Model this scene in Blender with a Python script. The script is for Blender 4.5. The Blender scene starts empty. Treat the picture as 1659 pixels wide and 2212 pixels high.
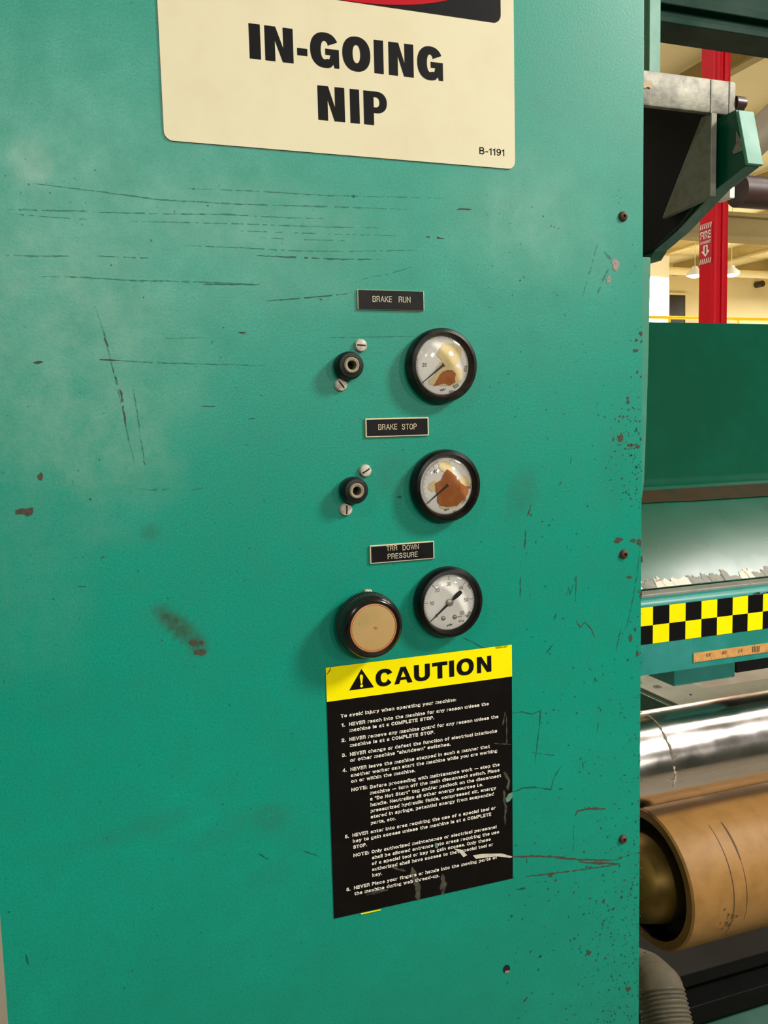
import bpy, bmesh, math, random
from mathutils import Vector, Matrix, noise
from mathutils.geometry import tessellate_polygon
random.seed(7)
sc = bpy.context.scene
COL = sc.collection

# ------------------------------------------------------------------ camera
F_PX, IW, IH = 1860.51, 1659.0, 2212.0
AX = Vector((0.94048869, -0.05899977, 0.33466409))     # world x seen by the camera (right, down, forward)
AY = Vector((0.02558851, 0.99431244, 0.10338275)) * 0  # filled below
AY = Vector((-0.33886023, -0.08866675, 0.93664932))
AZ = Vector((-0.02558851, -0.99431244, -0.10338275))
CAM = Vector((0.0, -0.573194, 1.5))
cam_data = bpy.data.cameras.new('camera')
cam = bpy.data.objects.new('camera', cam_data)
COL.objects.link(cam)
right = Vector((AX.x, AY.x, AZ.x)); down = Vector((AX.y, AY.y, AZ.y)); fwd = Vector((AX.z, AY.z, AZ.z))
cam.matrix_world = Matrix(((right.x, -down.x, -fwd.x, CAM.x), (right.y, -down.y, -fwd.y, CAM.y),
                           (right.z, -down.z, -fwd.z, CAM.z), (0, 0, 0, 1)))
cam_data.sensor_fit = 'VERTICAL'; cam_data.sensor_height = 24.0
cam_data.lens = F_PX / IH * 24.0
cam_data.clip_start = 0.02; cam_data.clip_end = 100
sc.camera = cam

# ------------------------------------------------------------------ world, exposure, lamps of the hall
w = bpy.data.worlds.new('hall_ambient'); sc.world = w; w.use_nodes = True
w.node_tree.nodes['Background'].inputs[0].default_value = (1.0, 0.96, 0.89, 1)
w.node_tree.nodes['Background'].inputs[1].default_value = 0.17
sc.view_settings.view_transform = 'Standard'; sc.view_settings.look = 'None'
sc.view_settings.exposure = 0.0; sc.view_settings.gamma = 1.0; sc.view_settings.use_curve_mapping = False

def area(name, loc, target, energy, size, color=(1, 0.965, 0.895)):
    l = bpy.data.lights.new(name, 'AREA'); l.shape = 'DISK'; l.size = size; l.energy = energy; l.color = color
    o = bpy.data.objects.new(name, l); COL.objects.link(o); o.location = loc
    o.rotation_euler = (Vector(target) - Vector(loc)).to_track_quat('-Z', 'Y').to_euler()
    return o
T0 = (0.2, 0, 1.4)
area('high_bay_or_task_light', (2.5, -1.6, 3.3), T0, 106, 0.62)  # task lamp, unseen, set near so brightness falls off down the panel
area('high_bay_or_task_light', (-3.2, -3.6, 5.0), T0, 40, 0.6)
area('high_bay_or_task_light', (-0.34, -11.7, 4.9), T0, 230, 0.5)
area('high_bay_or_task_light', (2.66, -13.9, 4.9), T0, 260, 1.0)
area('high_bay_or_task_light', (7.57, -12.7, 4.9), T0, 240, 1.0)
area('high_bay_or_task_light', (3.9, 0.1, 4.9), (3.2, 0.2, 0), 42, 0.9)
area('high_bay_or_task_light', (5.6, 0.1, 4.9), (4.6, 0.2, 0), 42, 0.9)
area('high_bay_or_task_light', (0.4, 5.0, 4.9), (0.2, 4.0, 0), 150, 0.6)
for (lx, ly) in ((12, 5), (5, 11), (14, 10.5), (20, 9), (13.2, 17), (7.2, 17.2), (19.4, 16.8)):
    area('high_bay_or_task_light', (lx, ly, 4.9), (lx, ly, 0), 370, 0.6)

# ------------------------------------------------------------------ pixel rays -> points at a chosen depth
def ray(px, py):
    c = Vector((px - IW / 2, py - IH / 2, F_PX))
    return Vector((AX.dot(c), AY.dot(c), AZ.dot(c)))
def P(px, py, Y=0.0):
    r = ray(px, py); return CAM + r * ((Y - CAM.y) / r.y)
def PXX(px, py, X):
    r = ray(px, py); return CAM + r * ((X - CAM.x) / r.x)
def PZ(px, py, Z):
    r = ray(px, py); return CAM + r * ((Z - CAM.z) / r.z)

# ------------------------------------------------------------------ materials
MATS = {}
def srgb(r, g, b):
    f = lambda v: (v / 255 / 12.92) if v / 255 <= 0.04045 else ((v / 255 + 0.055) / 1.055) ** 2.4
    return (f(r), f(g), f(b), 1)
class N:
    def __init__(s, name):
        s.m = bpy.data.materials.new(name); s.m.use_nodes = True
        s.t = s.m.node_tree; s.b = s.t.nodes['Principled BSDF']
        s.co = s.t.nodes.new('ShaderNodeTexCoord').outputs['Object']
    def link(s, a, b): s.t.links.new(a, b)
    def noise(s, scale, detail=4, rough=0.55, stretch=None):
        n = s.t.nodes.new('ShaderNodeTexNoise'); n.inputs['Scale'].default_value = scale
        n.inputs['Detail'].default_value = detail; n.inputs['Roughness'].default_value = rough
        if stretch:
            mp = s.t.nodes.new('ShaderNodeMapping'); mp.inputs['Scale'].default_value = stretch
            s.link(s.co, mp.inputs[0]); s.link(mp.outputs[0], n.inputs['Vector'])
        else: s.link(s.co, n.inputs['Vector'])
        return n.outputs['Fac']
    def ramp(s, v, lo, hi, a=0.0, b=1.0):
        n = s.t.nodes.new('ShaderNodeMapRange'); n.inputs[1].default_value = lo; n.inputs[2].default_value = hi
        n.inputs[3].default_value = a; n.inputs[4].default_value = b
        s.link(v, n.inputs[0]); return n.outputs[0]
    def mix(s, fac, a, b):
        n = s.t.nodes.new('ShaderNodeMix'); n.data_type = 'RGBA'
        for i, v in ((0, fac), (6, a), (7, b)):
            if isinstance(v, (tuple, float, int)): n.inputs[i].default_value = v
            else: s.link(v, n.inputs[i])
        return n.outputs[2]
    def math(s, op, a, b):
        n = s.t.nodes.new('ShaderNodeMath'); n.operation = op; n.use_clamp = True
        for i, v in ((0, a), (1, b)):
            if isinstance(v, (float, int)): n.inputs[i].default_value = v
            else: s.link(v, n.inputs[i])
        return n.outputs[0]
    def attr(s, name):
        n = s.t.nodes.new('ShaderNodeAttribute'); n.attribute_name = name; return n.outputs['Fac']
    def col(s, v):
        if isinstance(v, tuple): s.b.inputs['Base Color'].default_value = v
        else: s.link(v, s.b.inputs['Base Color'])
    def rough(s, v):
        if isinstance(v, (float, int)): s.b.inputs['Roughness'].default_value = v
        else: s.link(v, s.b.inputs['Roughness'])
    def bump(s, h, strength, dist):
        n = s.t.nodes.new('ShaderNodeBump'); n.inputs['Strength'].default_value = strength; n.inputs['Distance'].default_value = dist
        s.link(h, n.inputs['Height']); s.link(n.outputs[0], s.b.inputs['Normal'])

def worn(name, base, spot=None, scale=40, amount=0.5, rough=0.5, metal=0.0, bump=0.0, stretch=None, lo=0.45, hi=0.7, spec=None):
    """paint or metal with a mottled second tone"""
    if name in MATS: return MATS[name]
    n = N(name); base = srgb(*base); spot = srgb(*spot) if spot else base
    f = n.ramp(n.noise(scale, 6, 0.6, stretch), lo, hi, 0, amount)
    n.col(n.mix(f, base, spot))
    r = n.ramp(n.noise(scale * 0.4, 4), 0.3, 0.7, max(0.02, rough - 0.07), min(1, rough + 0.08)); n.rough(r)
    n.b.inputs['Metallic'].default_value = metal
    if spec is not None: n.b.inputs['Specular IOR Level'].default_value = spec
    if bump: n.bump(n.noise(scale * 4, 3), bump, 0.001)
    MATS[name] = n.m; return n.m
def emit(name, color, strength):
    if name in MATS: return MATS[name]
    n = N(name); n.col(srgb(*color)); n.b.inputs['Emission Color'].default_value = srgb(*color)
    n.b.inputs['Emission Strength'].default_value = strength; MATS[name] = n.m; return n.m

def panel_paint():
    n = N('teal_panel_paint')
    big = n.noise(7, 5, 0.6); mid = n.noise(38, 5, 0.65); fine = n.noise(760, 3, 0.65)
    c = n.mix(n.ramp(big, 0.3, 0.7), srgb(0, 148, 123), srgb(0, 158, 132))
    c = n.mix(n.ramp(mid, 0.35, 0.75, 0, 0.35), c, srgb(6, 124, 98))
    c = n.mix(n.ramp(fine, 0.35, 0.68, 0, 0.55), c, srgb(4, 112, 90))
    d = n.math('MULTIPLY', n.attr('dust_glow'), n.ramp(n.noise(48, 8, 0.75), 0.34, 0.64, 0.3, 1.45))
    c = n.mix(d, c, srgb(112, 164, 142))
    g = n.math('MULTIPLY', n.attr('grime'), n.ramp(n.noise(90, 6, 0.7), 0.3, 0.65, 0.35, 1.15))
    c = n.mix(g, c, srgb(52, 72, 52))
    speck = n.ramp(n.noise(230, 2, 0.5), 0.70, 0.76, 0, 0.55)
    c = n.mix(speck, c, srgb(6, 74, 58))
    n.col(c)
    n.rough(n.ramp(mid, 0.3, 0.75, 0.32, 0.42))
    n.b.inputs['Specular IOR Level'].default_value = 0.42
    n.bump(n.noise(520, 3, 0.6), 0.12, 0.0006)
    MATS['panel'] = n.m; return n.m

M_PANEL = panel_paint()
M_SCR = worn('scratch_dark', (8, 88, 70), (12, 66, 52), 300, 0.8, 0.6)
M_SCM = worn('scratch_faint', (18, 120, 98), (12, 102, 82), 300, 0.8, 0.55)
for m_, lo_, hi_ in ((M_SCR, .45, 1.0), (M_SCM, .12, .85)):      # rubbed-out stretches in the scratches
    k_ = N.__new__(N); k_.m = m_; k_.t = m_.node_tree; k_.b = k_.t.nodes['Principled BSDF']; k_.co = k_.t.nodes.new('ShaderNodeTexCoord').outputs['Object']
    k_.link(k_.ramp(k_.noise(260, 4, .7), .36, .62, lo_, hi_), k_.b.inputs['Alpha'])
M_RUST = worn('rust_chip', (76, 66, 48), (50, 46, 36), 500, 0.9, 0.8)
M_DARK = worn('dark_hole', (14, 12, 11), (22, 18, 16), 80, 0.5, 0.9)
M_BARE = worn('bare_metal_chip', (150, 140, 128), (96, 88, 80), 400, 0.8, 0.6)
M_CREAM = worn('sign_cream', (224, 214, 176), (216, 204, 164), 25, 0.6, 0.42, spec=0.35)
M_INK = worn('black_ink', (13, 12, 11), (20, 18, 16), 60, 0.5, 0.5, spec=0.1)
M_REDINK = worn('red_ink', (190, 8, 26), (176, 6, 22), 30, 0.5, 0.45, spec=0.1)
M_YEL = worn('caution_yellow', (255, 240, 0), (248, 226, 0), 30, 0.4, 0.45, spec=0.1)
M_LABEL = worn('label_black', (15, 12, 10), (28, 24, 19), 45, 0.6, 0.42, lo=0.5, hi=0.8, spec=0.1)
M_LABELW = worn('label_lettering', (252, 244, 228), (226, 216, 196), 200, 0.6, 0.6)
M_ENG = worn('engraved_black', (20, 18, 18), (30, 28, 27), 90, 0.6, 0.4, spec=0.15)
M_ENGW = worn('engraved_cream', (222, 210, 172), (196, 182, 140), 200, 0.6, 0.5)
M_BEZEL = worn('bezel_black', (11, 10, 9), (58, 52, 40), 70, 0.6, 0.36, lo=0.52, hi=0.8, spec=0.25)
M_BEZELW = worn('bezel_worn', (16, 14, 12), (60, 53, 42), 90, 0.8, 0.42, lo=0.42, hi=0.75, spec=0.25)
M_DIAL = worn('dial_white', (254, 250, 240), (236, 230, 214), 60, 0.5, 0.55)
M_DIALY = worn('dial_stain', (244, 222, 162), (226, 198, 130), 160, 0.8, 0.6)
M_FLAKE = worn('rust_flake', (176, 100, 40), (200, 124, 66), 130, 0.8, 0.75, bump=0.3)
M_RUBB = worn('black_rubber', (17, 18, 18), (36, 37, 36), 90, 0.6, 0.45, spec=0.3)
M_SLEEVE = worn('grey_sleeve', (150, 142, 112), (112, 104, 80), 300, 0.8, 0.5)
M_SCREW = worn('painted_screw', (206, 196, 178), (156, 138, 120), 260, 0.9, 0.5, lo=0.45, hi=0.75)
M_KNOB = worn('knob_plastic', (18, 16, 14), (32, 29, 25), 80, 0.5, 0.2)
M_KNURL = worn('knurled_plastic', (38, 38, 30), (56, 54, 42), 200, 0.7, 0.6)
M_COPPER = worn('copper_rim', (214, 134, 82), (196, 114, 62), 120, 0.5, 0.4)
M_TAN = worn('tan_cap', (184, 150, 92), (166, 140, 86), 60, 0.7, 0.5)
M_NEED = worn('needle_black', (24, 22, 28), (40, 38, 46), 100, 0.5, 0.4)
M_PIN = worn('dial_pin', (176, 168, 150), (130, 122, 108), 200, 0.5, 0.4, 0.6)
M_TEAL = worn('machine_teal', (22, 128, 116), (58, 150, 144), 22, 0.7, 0.4, lo=0.4, hi=0.75)
M_GREEN = worn('machine_green', (0, 84, 58), (4, 74, 52), 14, 0.6, 0.26)
M_GRND = worn('machine_green_dull', (4, 46, 32), (8, 38, 28), 30, 0.6, 0.6, spec=0.12)
M_SHEET = worn('trough_back', (0, 70, 48), (0, 84, 60), 9, 0.7, 0.55, spec=0.05)
M_SLOPE = worn('trough_slope', (6, 78, 56), (20, 88, 66), 14, 0.7, 0.23, spec=0.9)
M_PALE = worn('pale_green_paint', (96, 156, 132), (116, 168, 146), 60, 0.6, 0.5)
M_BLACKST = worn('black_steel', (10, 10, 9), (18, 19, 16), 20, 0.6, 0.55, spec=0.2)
M_ALU = worn('cast_aluminium', (154, 150, 134), (100, 95, 88), 55, 0.8, 0.55, 0.35, 0.3, lo=0.4, hi=0.65)
M_ALUD = worn('aluminium_plate', (132, 130, 116), (104, 104, 92), 130, 0.7, 0.6, 0.3)
M_PLATE = worn('grey_plate', (170, 172, 150), (152, 154, 134), 60, 0.6, 0.45, 0.1)
M_CHROME = worn('chrome', (214, 206, 198), (190, 184, 176), 40, 0.5, 0.19, 1.0, stretch=(1, 8, 8))
M_KRAFT = worn('tan_rubber', (166, 122, 66), (146, 106, 54), 40, 0.8, 0.5, spec=0.3)
M_KRAFTD = worn('tan_rubber_edge', (134, 98, 44), (112, 80, 36), 30, 0.6, 0.5)
M_BRASS = worn('brass_hub', (120, 94, 38), (84, 66, 28), 30, 0.7, 0.42, 0.7)
M_BROWN = worn('brown_roller', (66, 42, 36), (50, 32, 28), 30, 0.7, 0.4)
M_HOSE = worn('grey_hose', (94, 86, 68), (72, 66, 52), 80, 0.6, 0.6)
M_RED = worn('red_column_paint', (206, 10, 30), (190, 6, 24), 12, 0.6, 0.5, spec=0.2)
M_REDS = worn('red_sign_vinyl', (190, 26, 42), (182, 24, 38), 12, 0.6, 0.5)
M_WHITEV = worn('white_vinyl', (240, 226, 214), (232, 216, 204), 12, 0.5, 0.5)
M_WALL = worn('cream_wall', (240, 224, 176), (232, 214, 166), 0.6, 0.6, 0.8)
M_CEIL = worn('cream_ceiling', (250, 238, 190), (244, 228, 178), 0.8, 0.6, 0.8)
M_WHITEW = worn('white_wall', (246, 242, 228), (240, 234, 218), 0.6, 0.6, 0.8)
M_STEELC = worn('cream_steel', (176, 156, 104), (160, 140, 92), 2.0, 0.6, 0.7)
M_FLOOR = worn('concrete_floor', (150, 142, 126), (132, 124, 110), 1.6, 0.6, 0.5)
M_YRAIL = worn('yellow_rail_paint', (250, 206, 20), (240, 190, 10), 6, 0.5, 0.45)
M_RULER = worn('ruler_tan', (214, 158, 88), (180, 124, 66), 130, 0.8, 0.6)
M_WORNW = worn('worn_white_paint', (226, 214, 196), (212, 196, 172), 60, 0.6, 0.55)
M_WORNG = worn('worn_grey_metal', (140, 138, 126), (112, 112, 100), 120, 0.7, 0.5)
M_DOOR = worn('dark_door', (52, 44, 36), (36, 30, 26), 2, 0.6, 0.5)
M_GREYDUCT = worn('grey_duct', (142, 132, 112), (118, 108, 92), 3, 0.6, 0.6)
M_LAMP = emit('lamp_glow', (255, 252, 240), 14)

def glass():
    m = bpy.data.materials.new('gauge_glass'); m.use_nodes = True; t = m.node_tree
    t.nodes.remove(t.nodes['Principled BSDF'])
    out = t.nodes['Material Output']
    tr = t.nodes.new('ShaderNodeBsdfTransparent'); gl = t.nodes.new('ShaderNodeBsdfGlossy'); gl.inputs['Roughness'].default_value = 0.06
    fr = t.nodes.new('ShaderNodeFresnel'); fr.inputs['IOR'].default_value = 1.36
    mx = t.nodes.new('ShaderNodeMixShader')
    t.links.new(fr.outputs[0], mx.inputs[0]); t.links.new(tr.outputs[0], mx.inputs[1]); t.links.new(gl.outputs[0], mx.inputs[2])
    t.links.new(mx.outputs[0], out.inputs[0]); return m
M_GLASS = glass()

# ------------------------------------------------------------------ mesh helpers
class MB:
    def __init__(s): s.v = []; s.f = []; s.mi = []
    def add(s, vs, fs, mi=0):
        o = len(s.v); s.v += [tuple(v) for v in vs]; s.f += [tuple(i + o for i in f) for f in fs]; s.mi += [mi] * len(fs); return s
    def bm(s, bm, mi=0):
        bm.verts.ensure_lookup_table(); bm.verts.index_update()
        s.add([v.co[:] for v in bm.verts], [[v.index for v in f.verts] for f in bm.faces], mi); bm.free(); return s
    def box(s, a, b, bev=0.0, mi=0, seg=2):
        bm = bmesh.new(); bmesh.ops.create_cube(bm, size=1)
        a = Vector(a); b = Vector(b)
        for v in bm.verts:
            v.co = Vector([(a[i] + b[i]) / 2 + v.co[i] * abs(b[i] - a[i]) for i in range(3)])
        if bev: bmesh.ops.bevel(bm, geom=bm.edges[:], offset=bev, segments=seg, affect='EDGES', profile=0.5)
        return s.bm(bm, mi)
    def prism(s, poly, axis, a, b, bev=0.0, mi=0):
        """poly in the two other axes (xyz order), extruded from a to b on axis"""
        def mk(p, h):
            q = list(p); q.insert(axis, h); return q
        bm = bmesh.new()
        v0 = [bm.verts.new(mk(p, a)) for p in poly]; v1 = [bm.verts.new(mk(p, b)) for p in poly]
        n = len(poly)
        bm.faces.new(v0); bm.faces.new(v1[::-1])
        for i in range(n): bm.faces.new((v0[i], v1[i], v1[(i + 1) % n], v0[(i + 1) % n]))
        bmesh.ops.recalc_face_normals(bm, faces=bm.faces[:])
        if bev: bmesh.ops.bevel(bm, geom=bm.edges[:], offset=bev, segments=2, affect='EDGES', profile=0.5)
        return s.bm(bm, mi)
    def lathe(s, prof, c, axis='y', seg=64, mi=0, rfun=None):
        """prof: (radius, h) along axis; for y, h is measured towards -y"""
        vs = []; fs = []
        n = len(prof)
        for k in range(seg):
            a = 2 * math.pi * k / seg
            for i, (r, h) in enumerate(prof):
                if rfun: r = rfun(i, k, r)
                u, w_ = r * math.cos(a), r * math.sin(a)
                if axis == 'y': vs.append((c[0] + u, c[1] - h, c[2] + w_))
                elif axis == 'x': vs.append((c[0] + h, c[1] + u, c[2] + w_))
                else: vs.append((c[0] + u, c[1] + w_, c[2] + h))
        for k in range(seg):
            k2 = (k + 1) % seg
            for i in range(n - 1):
                fs.append((k * n + i, k2 * n + i, k2 * n + i + 1, k * n + i + 1))
        bm = bmesh.new(); bv = [bm.verts.new(v) for v in vs]
        for f in fs: bm.faces.new([bv[i] for i in f])
        bmesh.ops.remove_doubles(bm, verts=bm.verts[:], dist=1e-6)
        bmesh.ops.recalc_face_normals(bm, faces=bm.faces[:])
        return s.bm(bm, mi)
    def cyl(s, p, q, r, seg=24, mi=0, r2=None):
        p = Vector(p); q = Vector(q); r2 = r if r2 is None else r2
        d = (q - p).normalized(); u = d.orthogonal().normalized(); w_ = d.cross(u)
        vs = []
        for k in range(seg):
            a = 2 * math.pi * k / seg; e = u * math.cos(a) + w_ * math.sin(a)
            vs += [p + e * r, q + e * r2]
        fs = [(2 * k, 2 * ((k + 1) % seg), 2 * ((k + 1) % seg) + 1, 2 * k + 1) for k in range(seg)]
        fs += [tuple(2 * k for k in range(seg))[::-1], tuple(2 * k + 1 for k in range(seg))]
        return s.add(vs, fs, mi)
    def tube(s, pts, r, seg=14, mi=0, rf=None):
        pts = [Vector(p) for p in pts]; vs = []; fs = []; n = len(pts); u = None
        for i, p in enumerate(pts):
            d = (pts[min(i + 1, n - 1)] - pts[max(i - 1, 0)]).normalized()
            u = d.orthogonal().normalized() if u is None else (u - d * u.dot(d)).normalized()
            w_ = d.cross(u); rr = r * (rf(i) if rf else 1)
            vs += [p + (u * math.cos(2 * math.pi * k / seg) + w_ * math.sin(2 * math.pi * k / seg)) * rr for k in range(seg)]
        for i in range(n - 1):
            for k in range(seg):
                k2 = (k + 1) % seg; fs.append((i * seg + k, i * seg + k2, (i + 1) * seg + k2, (i + 1) * seg + k))
        fs += [tuple(range(seg))[::-1], tuple((n - 1) * seg + k for k in range(seg))]
        return s.add(vs, fs, mi)
    def flat(s, rings, y, mi=0, th=0.0):
        """filled outline (with holes) in the x-z plane at y, facing -y; th gives it thickness towards -y"""
        pts = [[Vector((a, 0, b)) for a, b in r] for r in rings]
        flatp = [p for r in pts for p in r]
        tris = tessellate_polygon(pts)
        vs = [(p.x, y - th, p.z) for p in flatp]; fs = []
        for t in tris:
            a, b, c = (flatp[i] for i in t)
            cr = (b.x - a.x) * (c.z - a.z) - (b.z - a.z) * (c.x - a.x)
            if abs(cr) < 1e-14: continue
            fs.append(tuple(t) if cr > 0 else tuple(t)[::-1])
        s.add(vs, fs, mi)
        if th:
            for r in rings:
                n = len(r); o = [(a, y - th, b) for a, b in r] + [(a, y, b) for a, b in r]
                s.add(o, [(i, (i + 1) % n, n + (i + 1) % n, n + i) for i in range(n)], mi)
        return s
    def ribbon(s, pts, wd, y, mi=0, jit=0.5, gap=0.0, step=0.0025):
        """a scratch: a thin strip of uneven width along pts (x,z)"""
        path = []
        for (a, b) in zip(pts, pts[1:]):
            L = math.dist(a, b); k = max(1, int(L / step))
            for i in range(k): path.append((a[0] + (b[0] - a[0]) * i / k, a[1] + (b[1] - a[1]) * i / k))
        path.append(pts[-1]); n = len(path)
        L_, R_ = [], []
        for i, p in enumerate(path):
            a = path[max(0, i - 1)]; b = path[min(n - 1, i + 1)]
            d = Vector((b[0] - a[0], b[1] - a[1])); d.normalize()
            e = min(1.0, 0.35 + 4.0 * min(i, n - 1 - i) / max(1, n - 1))
            h = wd * 0.5 * e * (1 + jit * random.uniform(-1, 1)); o = random.uniform(-1, 1) * wd * jit * 0.35
            L_.append((p[0] - d.y * (h + o), y, p[1] + d.x * (h + o))); R_.append((p[0] + d.y * (h - o), y, p[1] - d.x * (h - o)))
        for i in range(n - 1):
            if random.random() < gap: continue
            s.add([L_[i], R_[i], R_[i + 1], L_[i + 1]], [(0, 1, 2, 3)], mi)
        return s
    def blob(s, x, z, rx, rz, y, mi=0, ang=0.0, k=9, jit=0.45):
        pts = []
        for i in range(k):
            a = 2 * math.pi * i / k; q = 1 + random.uniform(-jit, jit)
            u, v = rx * q * math.cos(a), rz * q * math.sin(a)
            pts.append((x + u * math.cos(ang) - v * math.sin(ang), y, z + u * math.sin(ang) + v * math.cos(ang)))
        return s.add(pts, [tuple(range(k))], mi)
    def build(s, name, mats, parent=None, smooth=None):
        me = bpy.data.meshes.new(name); me.from_pydata(s.v, [], s.f)
        mats = mats if isinstance(mats, (list, tuple)) else [mats]
        for m in mats: me.materials.append(m)
        if len(mats) > 1: me.polygons.foreach_set('material_index', s.mi)
        if smooth is not None:
            me.set_sharp_from_angle(angle=math.radians(smooth)); me.polygons.foreach_set('use_smooth', [True] * len(me.polygons))
        me.update()
        o = bpy.data.objects.new(name, me); COL.objects.link(o)
        if parent: attach(o, parent)
        return o
def attach(o, p):
    o.parent = p; o.matrix_parent_inverse = world_of(p).inverted()
def world_of(o):
    m = Matrix.LocRotScale(o.location, o.rotation_euler, o.scale)
    return (world_of(o.parent) @ o.matrix_parent_inverse @ m) if o.parent else m
def thing(name, label, cat, loc, group=None):
    o = bpy.data.objects.new(name, None); COL.objects.link(o); o.location = loc; o.empty_display_size = 0.05
    return tag(o, label, cat, group)
def tag(o, label=None, cat=None, group=None, kind=None):
    if label: o['label'] = label
    if cat: o['category'] = cat
    if group: o['group'] = group
    if kind: o['kind'] = kind
    return o

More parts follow.
